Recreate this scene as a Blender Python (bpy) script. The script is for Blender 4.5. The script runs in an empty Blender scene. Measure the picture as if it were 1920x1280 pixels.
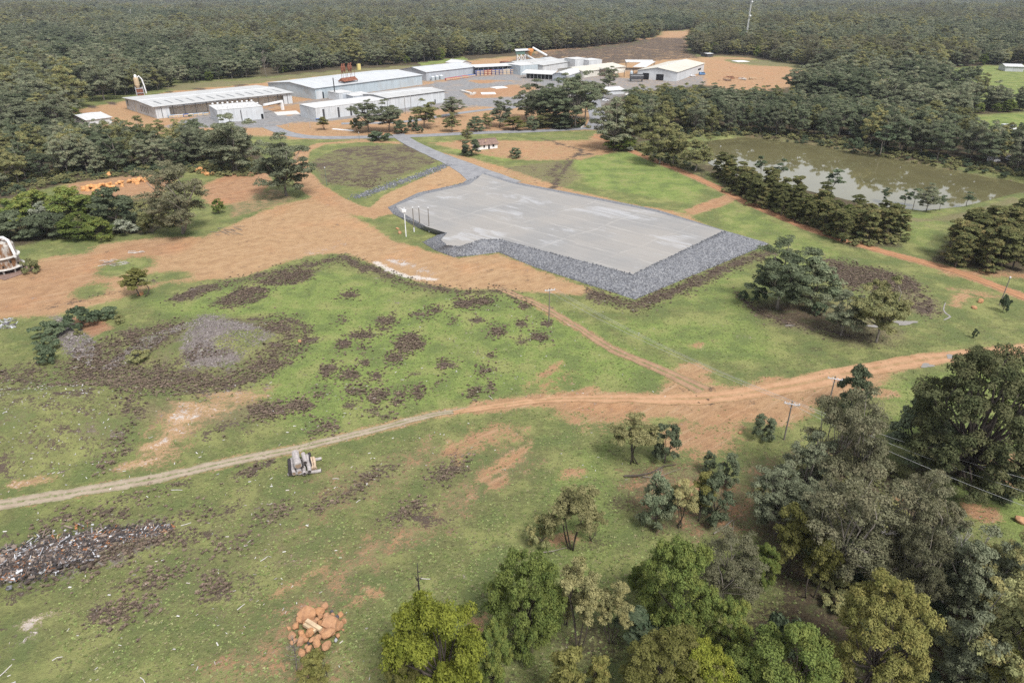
import bpy, math, random
import numpy as np
from mathutils import Vector, Matrix
random.seed(7)
RNG = np.random.default_rng(11)
S = bpy.context.scene
COL = S.collection
R = math.radians
# ------------------------------------------------------------------ camera geometry (layout measured on the 1920 x 1280 frame)
CAMH, PITCH, FPX = 80.0, R(27.3), 1280.0
CP, SP = math.cos(PITCH), math.sin(PITCH)

def P(px, py, z=0.0):
    v = (px - 960.0) / FPX; w = (640.0 - py) / FPX
    t = (z - CAMH) / (-SP + w * CP)
    return Vector((v * t, t * (CP + w * SP), z))

def depth(px, py, z=0.0):
    w = (640.0 - py) / FPX
    return (z - CAMH) / (-SP + w * CP)

def hgt(base, py):
    """height above base of the point over `base` seen at image row py"""
    w = (640.0 - py) / FPX
    t = base.y / (CP + w * SP)
    return CAMH + t * (-SP + w * CP) - base.z

def W(pts, z=0.0):
    return np.array([P(a, b, z)[:2] for a, b in pts])

# ------------------------------------------------------------------ distance helpers (numpy)
def sstep(a, b, x):
    t = np.clip((x - a) / (b - a), 0, 1)
    return t * t * (3 - 2 * t)

def seg_dist(x, y, poly, closed):
    d = np.full(x.shape, 1e18)
    n = len(poly)
    for i in range(n if closed else n - 1):
        ax, ay = poly[i]; bx, by = poly[(i + 1) % n]
        dx, dy = bx - ax, by - ay
        L = dx * dx + dy * dy + 1e-12
        t = np.clip(((x - ax) * dx + (y - ay) * dy) / L, 0, 1)
        d = np.minimum(d, (x - ax - t * dx) ** 2 + (y - ay - t * dy) ** 2)
    return np.sqrt(d)

def inside(x, y, poly):
    r = np.zeros(x.shape, bool)
    n = len(poly)
    for i in range(n):
        ax, ay = poly[i]; bx, by = poly[(i + 1) % n]
        if ay == by: continue
        c = ((ay > y) != (by > y)) & (x < (bx - ax) * (y - ay) / (by - ay) + ax)
        r ^= c
    return r

def sdf(x, y, poly):
    d = seg_dist(x, y, poly, True)
    return np.where(inside(x, y, poly), d, -d)

# ------------------------------------------------------------------ terrain
POND_PX = [(1328,264),(1400,257),(1520,271),(1640,291),(1780,319),(1920,343),(2010,362),(1960,372),(1905,362),(1850,376),(1800,388),
           (1725,396),(1640,388),(1560,369),(1500,356),(1440,346),(1370,328),(1326,306)]
POND = W(POND_PX, -1.2)
MOUNDS = [(P(40,805), 32, 15, 6.8, .25), (P(430,640), 19, 11, 2.8, 0.0), (P(215,640), 12, 8, 1.6, 0.0), (P(150,1045), 15, 3.0, 0.9, .2),
          (P(1600,545), 26, 14, 1.6, 0), (P(1190,78), 30, 14, 6, 0), (P(1050,108), 26, 10, 4, 0), (P(1245,66), 35, 16, 6, 0)]

def zt(x, y):
    x = np.asarray(x, float); y = np.asarray(y, float)
    z = np.zeros(np.broadcast(x, y).shape)
    for c, rx, ry, h, a in MOUNDS:
        dx, dy = x - c.x, y - c.y
        u = (dx * math.cos(a) + dy * math.sin(a)) / rx; v = (-dx * math.sin(a) + dy * math.cos(a)) / ry
        z = z + h * np.exp(-1.6 * (u * u + v * v) ** 1.3)
    near = (x > 60) & (x < 420) & (y > 180) & (y < 480)
    if near.any():
        sd = np.full(z.shape, -99.0)
        sd[near] = sdf(x[near], y[near], POND)
        z = z - 2.6 * sstep(-3.5, 3.5, sd)
    # far country
    f = sstep(900, 2200, y)
    z = z + f * (9 * np.sin(x / 610 + 1.3) * np.sin(y / 540 + .4) + 5 * np.sin(x / 260 + y / 330))
    z = z + sstep(4300, 7600, y) * (26 + 105 * sstep(1500, 4200, x) + 20 * np.sin(x / 900))
    return z

def G(px, py):
    """the ground point seen at a pixel (mounds taken into account)"""
    p = P(px, py)
    for _ in range(4):
        p = P(px, py, float(zt(p.x, p.y)))
    return p

# ------------------------------------------------------------------ object helpers
def link(o): COL.objects.link(o); return o

def tag(o, label=None, cat=None, group=None, kind=None):
    if label: o['label'] = label
    if cat: o['category'] = cat
    if group: o['group'] = group
    if kind: o['kind'] = kind
    return o

def thing(name, label, cat, loc, rz=0.0, group=None):
    o = bpy.data.objects.new(name, None); o.empty_display_size = .5
    o.location = loc; o.rotation_euler = (0, 0, rz)
    link(o); return tag(o, label, cat, group)

def mesh_np(name, verts, faces, mats=(), fmat=None, tint=None, smooth=False):
    """faces: list of (k, array[n,k]) blocks"""
    me = bpy.data.meshes.new(name)
    verts = np.asarray(verts, np.float32)
    me.vertices.add(len(verts)); me.vertices.foreach_set('co', verts.ravel())
    nl = sum(f.size for f in faces); nf = sum(len(f) for f in faces)
    me.loops.add(nl); me.polygons.add(nf)
    me.loops.foreach_set('vertex_index', np.concatenate([f.ravel() for f in faces]).astype(np.int32))
    tot = np.concatenate([np.full(len(f), f.shape[1]) for f in faces]).astype(np.int32)
    st = np.concatenate([[0], np.cumsum(tot)[:-1]]).astype(np.int32)
    me.polygons.foreach_set('loop_start', st); me.polygons.foreach_set('loop_total', tot)
    if fmat is not None: me.polygons.foreach_set('material_index', np.asarray(fmat, np.int32))
    me.polygons.foreach_set('use_smooth', np.full(nf, smooth))
    me.update(calc_edges=True); me.validate()
    if tint is not None:
        a = me.color_attributes.new('tint', 'FLOAT_COLOR', 'POINT')
        a.data.foreach_set('color', np.asarray(tint, np.float32).ravel())
    for m in mats: me.materials.append(m)
    return me

class MB:
    """collects shapes that become ONE mesh"""
    def __init__(s): s.v = []; s.f = []; s.c = []; s.col = None; s.sm = False
    def _add(s, vs, fs):
        b = len(s.v); s.v += [tuple(v) for v in vs]; s.f += [tuple(b + i for i in f) for f in fs]
        s.c += [s.col or (1, 1, 1, 1)] * len(vs); return s
    def box(s, c, size, rz=0.0, m=None):
        hx, hy, hz = size[0] / 2, size[1] / 2, size[2] / 2
        M = m or Matrix.Rotation(rz, 3, 'Z')
        vs = [M @ Vector((a * hx, b * hy, d * hz)) + Vector(c) for a in (-1, 1) for b in (-1, 1) for d in (-1, 1)]
        return s._add(vs, [(0,1,3,2),(4,6,7,5),(0,4,5,1),(2,3,7,6),(0,2,6,4),(1,5,7,3)])
    def slab(s, quad, t):
        """a thick sheet: quad corners (top), thickness t downwards"""
        q = [Vector(p) for p in quad]; n = len(q)
        vs = q + [p - Vector((0, 0, t)) for p in q]
        return s._add(vs, [tuple(range(n)), tuple(range(2 * n - 1, n - 1, -1))] + [(i, n + i, n + (i + 1) % n, (i + 1) % n) for i in range(n)])
    def prism(s, prof, axis_a, axis_b):
        """profile (list of Vector at a) swept by the vector axis_b - axis_a"""
        d = Vector(axis_b) - Vector(axis_a); n = len(prof)
        vs = [Vector(p) for p in prof] + [Vector(p) + d for p in prof]
        return s._add(vs, [tuple(range(n - 1, -1, -1)), tuple(range(n, 2 * n))] + [(i, (i + 1) % n, n + (i + 1) % n, n + i) for i in range(n)])
    def tube(s, pts, rad, k=8, cap=True):
        pts = [Vector(tuple(p)) for p in pts]; n = len(pts)
        rad = [float(q) for q in rad] if hasattr(rad, "__len__") else [float(rad)] * n
        vs = []
        for i, p in enumerate(pts):
            d = (pts[min(i + 1, n - 1)] - pts[max(i - 1, 0)]).normalized()
            a = d.cross(Vector((0.13, 0.21, 1)) if abs(d.z) < .95 else Vector((1, 0.1, 0))).normalized(); b = d.cross(a)
            for j in range(k):
                t = 2 * math.pi * j / k
                vs.append(p + rad[i] * (math.cos(t) * a + math.sin(t) * b))
        fs = [(i * k + j, i * k + (j + 1) % k, (i + 1) * k + (j + 1) % k, (i + 1) * k + j) for i in range(n - 1) for j in range(k)]
        if cap: fs += [tuple(range(k - 1, -1, -1)), tuple(range((n - 1) * k, n * k))]
        return s._add(vs, fs)
    def lathe(s, prof, c=(0, 0, 0), k=20):
        vs = [(c[0] + r * math.cos(2 * math.pi * j / k), c[1] + r * math.sin(2 * math.pi * j / k), c[2] + z) for r, z in prof for j in range(k)]
        n = len(prof)
        fs = [(i * k + j, i * k + (j + 1) % k, (i + 1) * k + (j + 1) % k, (i + 1) * k + j) for i in range(n - 1) for j in range(k)]
        fs += [tuple(range(k - 1, -1, -1)), tuple(range((n - 1) * k, n * k))]
        return s._add(vs, fs)
    def mesh(s, name, mat, smooth=False):
        me = bpy.data.meshes.new(name); me.from_pydata(s.v, [], s.f); me.validate()
        if s.col is not None:
            a = me.color_attributes.new('tint', 'FLOAT_COLOR', 'POINT')
            a.data.foreach_set('color', np.array(s.c, np.float32).ravel())
        if smooth: me.polygons.foreach_set('use_smooth', [True] * len(me.polygons))
        me.materials.append(mat); me.update(); return me
    def build(s, name, mat, parent=None, smooth=False):
        o = link(bpy.data.objects.new(name, s.mesh(name, mat, smooth)))
        if parent: o.parent = parent
        return o

def part(name, me, parent):
    o = link(bpy.data.objects.new(name, me)); o.parent = parent; return o

# ------------------------------------------------------------------ materials
class Mat:
    def __init__(s, name):
        s.m = bpy.data.materials.new(name); s.m.use_nodes = True
        s.nt = s.m.node_tree; s.nt.nodes.clear()
        s.out = s.nt.nodes.new('ShaderNodeOutputMaterial')
    def n(s, t, **kw):
        nd = s.nt.nodes.new('ShaderNode' + t)
        for k, v in kw.items(): setattr(nd, k, v)
        return nd
    def put(s, sock, v):
        if isinstance(v, bpy.types.NodeSocket): s.nt.links.new(v, sock)
        elif v is not None:
            if hasattr(sock.default_value, '__len__') and not hasattr(v, '__len__'): v = (v, v, v, 1)[:len(sock.default_value)]
            if hasattr(v, '__len__') and len(v) == 3 and len(sock.default_value) == 4: v = (*v, 1)
            sock.default_value = v
    def pos(s): return s.n('NewGeometry').outputs['Position']
    def obj(s): return s.n('TexCoord').outputs['Object']
    def vmul(s, v, k):
        nd = s.n('VectorMath', operation='MULTIPLY'); s.put(nd.inputs[0], v); s.put(nd.inputs[1], k); return nd.outputs[0]
    def noise(s, scale, detail=3, rough=.55, vec=None, dist=0):
        nd = s.n('TexNoise'); s.put(nd.inputs['Vector'], vec if vec is not None else s.pos())
        nd.inputs['Scale'].default_value = scale; nd.inputs['Detail'].default_value = detail
        nd.inputs['Roughness'].default_value = rough; nd.inputs['Distortion'].default_value = dist
        return nd.outputs['Fac']
    def voro(s, scale, vec=None, out='Distance', feature='F1'):
        nd = s.n('TexVoronoi', feature=feature); s.put(nd.inputs['Vector'], vec if vec is not None else s.pos())
        nd.inputs['Scale'].default_value = scale; return nd.outputs[out]
    def math(s, op, a, b=None):
        nd = s.n('Math', operation=op); s.put(nd.inputs[0], a)
        if b is not None: s.put(nd.inputs[1], b)
        return nd.outputs[0]
    def rng(s, v, a, b, c=0., d=1., smooth=True):
        nd = s.n('MapRange'); nd.interpolation_type = 'SMOOTHSTEP' if smooth else 'LINEAR'
        s.put(nd.inputs[0], v)
        for i, q in enumerate((a, b, c, d)): s.put(nd.inputs[1 + i], q)
        return nd.outputs[0]
    def mix(s, f, a, b, mode='MIX'):
        nd = s.n('Mix', data_type='RGBA', blend_type=mode)
        s.put(nd.inputs[0], f); s.put(nd.inputs[6], a); s.put(nd.inputs[7], b); return nd.outputs[2]
    def attr(s, name):
        nd = s.n('Attribute'); nd.attribute_name = name; return nd.outputs['Color']
    def sep(s, c):
        nd = s.n('SeparateColor'); s.put(nd.inputs[0], c); return nd.outputs
    def bump(s, h, strength=.5, dist=.1):
        nd = s.n('Bump'); nd.inputs['Strength'].default_value = strength; nd.inputs['Distance'].default_value = dist
        s.put(nd.inputs['Height'], h); return nd.outputs[0]
    def pbr(s, col, rough=.8, metal=0., nrm=None, spec=.3):
        b = s.n('BsdfPrincipled'); s.put(b.inputs['Base Color'], col); s.put(b.inputs['Roughness'], rough); s.put(b.inputs['Metallic'], metal)
        b.inputs['Specular IOR Level'].default_value = spec
        if nrm is not None: s.put(b.inputs['Normal'], nrm)
        s.nt.links.new(b.outputs[0], s.out.inputs[0]); return s.m

def simple(name, col, rough=.8, metal=0., var=.25, scale=1.5, spec=.3):
    M = Mat(name); o = M.obj(); nz = M.noise(scale, 5, .65, o)
    c = M.mix(M.rng(nz, .3, .7, smooth=False), tuple(q * (1 - var) for q in col), tuple(min(q * (1 + var), .95) for q in col))
    return M.pbr(c, rough, metal, spec=spec)

def sheetmetal(name, col, pitch=.35, dirt=.25, dcol=(.3,.25,.2), rough=.55, axis=0):
    """corrugated cladding: fine ribs along one local axis, sheet joints, streaks of dirt"""
    M = Mat(name); o = M.obj()
    sx = M.n('SeparateXYZ'); M.put(sx.inputs[0], o); u = sx.outputs[axis]
    rib = M.math('SINE', M.math('MULTIPLY', u, 2 * math.pi / pitch))
    big = M.noise(.12, 4, .6, o); st = M.noise(1.0, 4, .6, M.vmul(o, (1.2, .08, .08) if axis == 0 else (.08, 1.2, .08)))
    sheet = M.n('TexWhiteNoise', noise_dimensions='1D'); M.put(sheet.inputs['W'], M.math('FLOOR', M.math('MULTIPLY', u, .3)))
    c = M.mix(M.rng(st, .42, .75), col, tuple(q * .72 for q in col))
    c = M.mix(M.math('MULTIPLY', M.rng(big, .45, .75), dirt), c, dcol)
    c = M.mix(M.math('MULTIPLY', sheet.outputs[0], .14), c, tuple(q * .55 for q in col))
    return M.pbr(c, rough, 0., M.bump(rib, .35, .05), .35)

def tinted(name, rough=.85, dark=.6):
    """colour carried by each piece itself"""
    M = Mat(name); t = M.attr('tint'); nz = M.noise(2.5, 4, .6, M.obj())
    return M.pbr(M.mix(M.rng(nz, .35, .75), t, M.mix(1., t, (dark,) * 3, 'MULTIPLY')), rough)

def leafmat(name, dark, light, odd, transl=.25):
    M = Mat(name); t = M.sep(M.attr('tint')); oi = M.n('ObjectInfo').outputs['Random']
    c = M.mix(t[0], dark, light)
    c = M.mix(M.math('MULTIPLY', t[1], M.rng(oi, .2, 1., .15, .95, False)), c, odd)
    k = M.rng(oi, 0, 1, .72, 1.22, False)
    mm = M.n('VectorMath', operation='SCALE'); M.put(mm.inputs[0], c); M.put(mm.inputs['Scale'], k)
    c = mm.outputs[0]
    d = M.n('BsdfDiffuse'); M.put(d.inputs[0], c)
    tr = M.n('BsdfTranslucent'); M.put(tr.inputs[0], c)
    mx = M.n('MixShader'); mx.inputs[0].default_value = transl
    M.nt.links.new(d.outputs[0], mx.inputs[1]); M.nt.links.new(tr.outputs[0], mx.inputs[2]); M.nt.links.new(mx.outputs[0], M.out.inputs[0])
    return M.m
# ------------------------------------------------------------------ the ground sheet
def build_ground():
    th = np.concatenate([R(1) * np.linspace(78, 1.0, 640), R(1) * np.linspace(.97, .42, 40)])
    dist = CAMH / np.tan(th)
    ph = R(1) * np.linspace(-56, 56, 980)
    D, A = np.meshgrid(dist, ph, indexing='ij')
    x = (D * np.sin(A)).ravel(); y = (D * np.cos(A)).ravel()
    n = x.size
    ch = {k: np.zeros(n) for k in ('dirt', 'red', 'pale', 'scrub', 'lush', 'litter', 'mulch', 'gray', 'dry')}
    ch['lush'][:] = .45
    def put(k, val, m, only=None):
        ch[k] = np.maximum(ch[k], val * m)
    def region(poly, **kw):
        soft = kw.pop('soft', 3.0); cut = kw.pop('cut', ())
        a = W(poly); x0, y0 = a.min(0) - soft; x1, y1 = a.max(0) + soft
        sel = np.nonzero((x > x0) & (x < x1) & (y > y0) & (y < y1))[0]
        if not len(sel): return
        m = sstep(-soft, soft, sdf(x[sel], y[sel], a))
        for k, v in kw.items(): ch[k][sel] = np.maximum(ch[k][sel], v * m)
        for k in cut: ch[k][sel] *= 1 - m
    def path(pts, width, **kw):
        soft = kw.pop('soft', 2.0); cut = kw.pop('cut', ())
        a = W(pts); q = width + soft; x0, y0 = a.min(0) - q; x1, y1 = a.max(0) + q
        sel = np.nonzero((x > x0) & (x < x1) & (y > y0) & (y < y1))[0]
        m = sstep(-soft, soft, width / 2 - seg_dist(x[sel], y[sel], a, False))
        for k, v in kw.items(): ch[k][sel] = np.maximum(ch[k][sel], v * m)
        for k in cut: ch[k][sel] *= 1 - m
    def spot(cx, cy, rx, ry, rot=0., **kw):
        pts = []
        for i in range(14):
            t = i * 2 * math.pi / 14
            a, b = rx * math.cos(t), ry * math.sin(t)
            pts.append((cx + a * math.cos(rot) - b * math.sin(rot), cy + a * math.sin(rot) + b * math.cos(rot)))
        region(pts, **kw)
    # --- grass vigour
    region([(560,560),(1000,545),(1290,690),(1240,740),(1000,740),(760,785),(560,830),(430,760),(540,640)], lush=.92, soft=9)
    region([(240,560),(430,535),(640,500),(800,545),(600,640),(470,600),(300,600)], lush=.85, soft=7)
    region([(1060,290),(1190,285),(1330,350),(1300,385),(1100,350)], lush=.95, soft=5)
    region([(1100,600),(1400,580),(1500,660),(1440,690),(1330,680),(1200,650)], lush=.85, soft=8)
    region([(1220,460),(1410,500),(1500,620),(1100,560)], lush=.7, soft=8)
    region([(1640,720),(1760,690),(1960,670),(2000,1100),(1860,1000),(1700,860)], lush=.9, soft=6)
    region([(1000,860),(1180,790),(1220,1130),(960,1120)], lush=.7, soft=9)
    region([(820,262),(880,270),(1000,280),(1010,297),(940,302),(850,285)], lush=1., soft=3)
    region([(1180,270),(1240,275),(1280,300),(1250,305)], lush=1., soft=3)
    region([(1000,250),(1090,250),(1100,262),(990,263)], lush=.7, dry=.5, soft=3)
    region([(1330,360),(1480,425),(1600,480),(1500,520),(1350,440)], lush=.75, dry=.35, soft=5)
    region([(40,460),(200,455),(260,420),(180,440),(60,455)], lush=.8, soft=4)
    region([(1690,400),(1800,385),(1740,470),(1680,450)], lush=.75, dry=.4, soft=4)
    region([(1735,128),(1940,118),(1990,204),(1850,194),(1780,168)], lush=.8, dry=.3, soft=14)
    region([(780,118),(870,106),(880,112),(790,124)], lush=1., soft=6)
    region([(300,160),(420,150),(430,156),(310,168)], lush=.5, dry=.8, soft=5)
    # --- dry, tired grass
    region([(0,960),(300,905),(600,860),(900,800),(1000,850),(700,1020),(420,1240),(0,1260)], dry=.52, soft=14)
    region([(480,1180),(640,1040),(820,930),(960,830),(1010,860),(860,980),(700,1080),(560,1240)], dry=.9, dirt=.45, red=.42, soft=8, cut=('lush',))
    region([(1380,560),(1560,560),(1700,600),(1600,650),(1440,610)], dry=.8, soft=6)
    region([(580,300),(650,275),(780,268),(830,300),(700,355),(600,345)], dry=.8, scrub=.6, soft=4)
    region([(930,315),(1050,300),(1100,330),(1050,360)], dry=.8, scrub=.3, soft=4)
    # --- the spoil bank on the left
    region([(-260,690),(0,702),(100,730),(230,765),(268,800),(210,868),(60,905),(-260,960)], scrub=.36, lush=.4, dry=.5, soft=5)
    # --- dry soil, orange to tan
    region([(380,445),(440,420),(520,385),(600,368),(645,385),(662,405),(690,422),(740,452),(800,470),(860,484),(935,474),(1000,503),
            (1060,524),(1118,547),(1090,553),(960,546),(860,543),(800,533),(720,503),(650,476),(600,476),(540,490),(460,520),(380,524),
            (300,535),(200,568),(100,592),(-140,600),(-140,530),(0,520),(80,484),(200,456),(300,445)], dirt=1, red=.12, soft=3.6)
    region([(-140,540),(0,530),(80,492),(190,470),(240,500),(190,560),(90,588),(-140,600)], dirt=1, red=.42, soft=5)
    spot(270, 470, 90, 17, -.1, red=.5, soft=5)
    spot(235, 500, 60, 16, -.2, lush=.6, cut=('dirt',), soft=5); spot(170, 545, 34, 12, -.2, lush=.5, cut=('dirt',), soft=5)
    spot(300, 520, 60, 10, -.1, lush=.5, cut=('dirt',), soft=5); spot(130, 470, 40, 8, 0, lush=.6, cut=('dirt',), soft=5)
    region([(380,348),(440,322),(505,322),(512,345),(465,376),(400,388),(378,372)], dirt=.95, red=.62, soft=4)
    region([(430,375),(520,352),(560,372),(520,386),(430,410)], dirt=.45, dry=.9, soft=3)
    region([(120,345),(280,325),(330,335),(300,372),(160,372)], dirt=.9, red=.55, soft=5)
    path([(566,330), (585,352), (620,375), (660,392), (700,400), (740,392)], 11, dirt=1, red=.35, soft=2)
    region([(690,392),(720,365),(850,308),(893,322),(896,336),(800,360),(745,386),(700,412),(650,388)], dirt=1, red=.1, soft=1.5)
    path([(560,300), (566,285), (600,270), (680,264), (745,268)], 7, dirt=.9, red=.3, soft=2.5)
    path([(566,285), (562,310), (570,335)], 8, dirt=1, red=.35, soft=2)
    region([(480,238),(560,226),(640,234),(700,214),(760,204),(840,196),(900,200),(965,200),(970,246),(760,256),(640,262),(540,262)], dirt=.82, red=.3, dry=.5, soft=6)
    region([(800,268),(880,262),(1000,264),(1100,262),(1120,250),(1150,262),(1180,280),(1090,300),(1060,302),(960,300),(905,292)], dirt=.8, red=.35, soft=5)
    region([(820,285),(870,292),(960,318),(1060,352),(1200,385),(1290,400),(1340,432),(1250,415),(1100,374),(960,346),(880,325)], dirt=.75, red=.2, soft=3)
    region([(1280,395),(1340,372),(1372,362),(1390,372),(1350,388),(1300,404)], dirt=.9, red=.55, soft=2)
    path([(1010,258), (1090,282), (1060,315), (1036,352)], 4, scrub=.85, soft=3); path([(1100,290),(1060,300),(1030,330)], 9, scrub=.6, soft=4)
    path([(1120,252), (1150,268), (1200,290), (1280,322), (1350,354), (1400,380), (1520,430), (1650,470), (1780,505), (1920,556), (2060,610)], 5.6, dirt=1, red=.72, soft=1.6)
    path([(1780,512), (1850,512), (1960,520)], 6, dirt=.8, red=.6, soft=4)
    spot(1830, 550, 60, 8, .15, dirt=.5, red=.2, dry=.6, soft=4); spot(1800, 560, 25, 14, -.6, dirt=.7, red=.2, soft=3)
    # lower tracks
    T = [(-200,975), (0,946), (150,922), (300,895), (450,862), (560,840), (700,806), (800,780), (900,764), (1000,752), (1100,747), (1250,748),
         (1350,744), (1500,720), (1600,698), (1750,672), (1920,656), (2080,642)]
    path(T[:9], 3.4, dirt=.85, red=.0, pale=.25, soft=1.4)
    path(T[8:], 5.5, dirt=1, red=.42, soft=2.2)
    path([(930,537), (1010,572), (1080,612), (1150,655), (1230,690), (1290,716), (1330,735)], 3.8, dirt=.72, red=.3, scrub=.25, soft=1.8)
    region([(980,760),(1060,742),(1230,735),(1265,690),(1310,690),(1340,720),(1460,728),(1560,700),(1690,690),(1640,730),(1540,760),(1480,800),(1400,790),
            (1330,800),(1250,780),(1180,790),(1100,775)], dirt=.95, red=.3, soft=3)
    for s in [(1300,692,34,13,.1,.2),(1310,648,14,5,0,.5),(1470,715,60,9,0,.3),(1310,828,60,22,.1,.4),(1380,775,60,18,0,.35),(1105,735,24,12,0,.3),(1182,775,40,12,.3,.35),
              (940,872,72,11,-.62,.2),(1072,888,26,11,-.2,.4),(900,818,52,10,-.3,.35),(845,840,14,16,.2,.4),(860,868,8,20,.3,.4),(745,1012,18,5,-.7,.5),(1020,702,50,7,-.6,.35),
              (1080,790,16,8,0,.5),(1265,835,28,20,0,.4),(1545,722,90,16,-.15,.3),(1620,735,70,12,.05,.3),(1900,880,50,36,0,.45),(1930,905,30,20,0,.5),(1840,960,40,14,.3,.5),
              (1690,930,30,12,0,.5),(1290,920,50,18,0,.35),(930,905,30,12,-.6,.5),(680,1120,40,6,-.5,.5),(650,1030,60,6,-.5,.45),(560,1090,70,7,-.5,.35),(1060,1010,40,12,0,.3),
              (900,1175,22,26,.3,.5),(700,1110,22,12,0,.45)]:
        spot(*s[:5], dirt=.85 if s[0] != 650 else .5, red=s[5], soft=2.2)
    for s in [(420,742,60,7,-.12),(345,790,34,13,-.2),(295,836,34,9,-.3),(400,772,60,6,-.1),(255,870,50,8,-.25),(470,745,40,5,-.1),(370,770,36,10,0),(60,905,50,8,-.2)]:
        spot(*s, dirt=.8, red=.0, pale=.35, soft=2)
    spot(380, 780, 130, 28, -.15, dry=.9, scrub=.25, soft=5, cut=('lush',)); spot(440, 800, 80, 14, -.2, scrub=.5, soft=4)
    spot(60, 1165, 45, 14, -.5, dirt=.5, pale=.5, soft=2); spot(40, 1200, 50, 10, -.5, dirt=.3, pale=.4, scrub=.4, soft=3); spot(280, 1268, 60, 14, 0, dirt=.35, scrub=.4, soft=3)
    region([(240,885),(290,800),(330,765),(420,730),(510,726),(475,765),(400,795),(345,850),(300,885)], dirt=.58, pale=.18, dry=.8, soft=6)
    region([(1225,792),(1330,778),(1410,790),(1390,850),(1300,872),(1235,842)], dirt=.62, red=.4, soft=4)
    region([(800,866),(850,812),(930,788),(1012,800),(990,832),(900,852)], dirt=.6, red=.42, dry=.6, soft=4)
    region([(1020,740),(1200,738),(1240,800),(1100,810),(1020,780)], dirt=.55, red=.35, soft=4)
    region([(1150,872),(1300,866),(1430,920),(1420,1005),(1300,1015),(1180,965)], dry=.9, litter=.5, dirt=.4, red=.5, soft=5)
    region([(560,880),(760,830),(900,800),(880,880),(700,960),(560,1000)], dry=.75, dirt=.36, red=.4, soft=8)
    region([(930,760),(1060,690),(1090,700),(980,780)], dirt=.5, red=.35, soft=4)
    region([(1380,860),(1470,850),(1440,960),(1390,960)], dry=.8, dirt=.3, red=.5, soft=5)
    region([(300,1280),(480,1180),(640,1230),(720,1290)], dry=.85, dirt=.46, red=.42, soft=6)
    # --- dead, purple-brown weeds
    path([(-60,700), (60,715), (160,738), (290,752), (400,735), (500,700), (570,655), (575,615), (520,592)], 5, scrub=.72, soft=5)
    path([(30,690), (150,710), (300,720), (420,700), (530,650)], 5, scrub=.66, soft=5)
    region([(90,680),(200,640),(300,600),(400,585),(540,600),(585,630),(520,690),(420,730),(300,750),(120,720)], scrub=.62, dry=.6, soft=4)
    path([(245,758), (258,800), (225,850), (190,880)], 5, scrub=.66, soft=5)
    path([(330,560), (430,530), (540,505), (640,483), (690,505)], 5.5, scrub=.8, soft=4); spot(450, 560, 60, 14, -.2, scrub=.75, soft=3); spot(540, 520, 60, 14, -.15, scrub=.8, soft=3)
    spot(470, 545, 40, 8, 0, scrub=.8, soft=2)
    path([(690,500), (760,530), (860,548), (950,545), (985,575)], 3.5, scrub=.9, soft=3)
    path([(100,575), (160,560), (230,545), (280,530)], 5, scrub=.6, soft=3)
    path([(1110,552), (1190,574), (1290,535), (1360,502), (1445,470)], 7, scrub=.75, dry=.8, soft=4)
    for s in [(723,601,22,6),(723,616,15,4),(767,643,30,14),(740,671,20,7),(680,629,26,6),(837,683,18,4.5),(907,694,13,5),(932,621,18,8),(925,667,10,3),(652,703,22,7),(705,704,12,6),
              (665,734,24,6),(708,741,22,8),(685,680,12,5),(783,736,15,9),(887,738,13,8),(920,726,8,8),(725,781,10,3),(1020,633,10,5),(815,581,14,5),(750,739,10,6),(645,645,14,8),(655,553,18,6),
              (870,570,22,8),(905,565,26,7),(978,640,8,4),(790,590,24,4),(848,597,10,4),(895,600,10,4),(980,608,14,4),(1010,630,14,6),(1025,606,10,5),(776,700,6,3),(825,714,7,3),(770,630,10,6),
              (620,690,14,6),(610,700,10,8),(600,740,12,5),(640,600,12,4),(655,760,10,4),(700,770,9,4),(745,752,9,5),(560,760,30,8),(500,770,40,10),(610,800,30,6),(680,655,8,4)]:
        spot(*s, scrub=1, soft=1.9)
    for s in [(170,965,170,14,-.1),(290,920,80,10,-.2),(380,960,60,14,-.1),(330,1012,70,16,-.2),(300,1080,90,20,-.2),(235,1148,80,24,-.15),(400,1098,48,26,-.2),(60,1000,80,14,-.1),
              (120,1100,120,10,-.2),(20,1190,40,40,0),(470,880,60,12,-.3),(560,905,30,8,0),(840,885,60,20,-.4),(700,890,60,16,-.4),(520,960,60,16,-.3),(760,960,60,20,-.4),(640,930,80,16,-.4),(430,1020,70,16,-.2),(820,976,40,6,0)]:
        spot(*s, scrub=.64, dry=.4, soft=4)
    spot(1625, 528, 110, 30, .15, scrub=.85, dry=.9, soft=5); spot(1720, 570, 60, 22, .3, scrub=.6, dry=.9, soft=5); spot(1600, 500, 80, 10, .2, scrub=.7, soft=4)
    path([(1380,548), (1420,585), (1500,612), (1580,625), (1640,640)], 2.2, scrub=.8, litter=.4, soft=2)
    spot(1490, 592, 90, 22, .15, litter=.75, dry=1, soft=4); spot(1620, 625, 90, 26, .1, litter=.55, dry=1, soft=5); spot(1530, 655, 20, 8, 0, litter=.5, soft=2)
    spot(1290, 730, 30, 9, 0, scrub=.5, soft=2); spot(1320, 755, 36, 8, 0, scrub=.6, soft=2)
    # --- leaf litter under the trees
    region([(-300,270),(0,268),(150,255),(300,262),(470,270),(500,300),(480,332),(340,322),(120,345),(0,378),(-300,410)], litter=.95, soft=5)
    region([(-200,400),(60,372),(160,360),(290,376),(330,420),(280,440),(130,440),(40,462),(-200,470)], litter=.7, soft=5)
    region([(1180,270),(1320,250),(1400,252),(1560,270),(1700,298),(1960,336),(2200,380),(2200,230),(1900,205),(1550,150),(1330,145),(1120,180),(1130,230)], litter=.9, soft=5)
    region([(1150,262),(1230,272),(1330,300),(1330,345),(1230,300)], litter=.55, soft=4)
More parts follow.
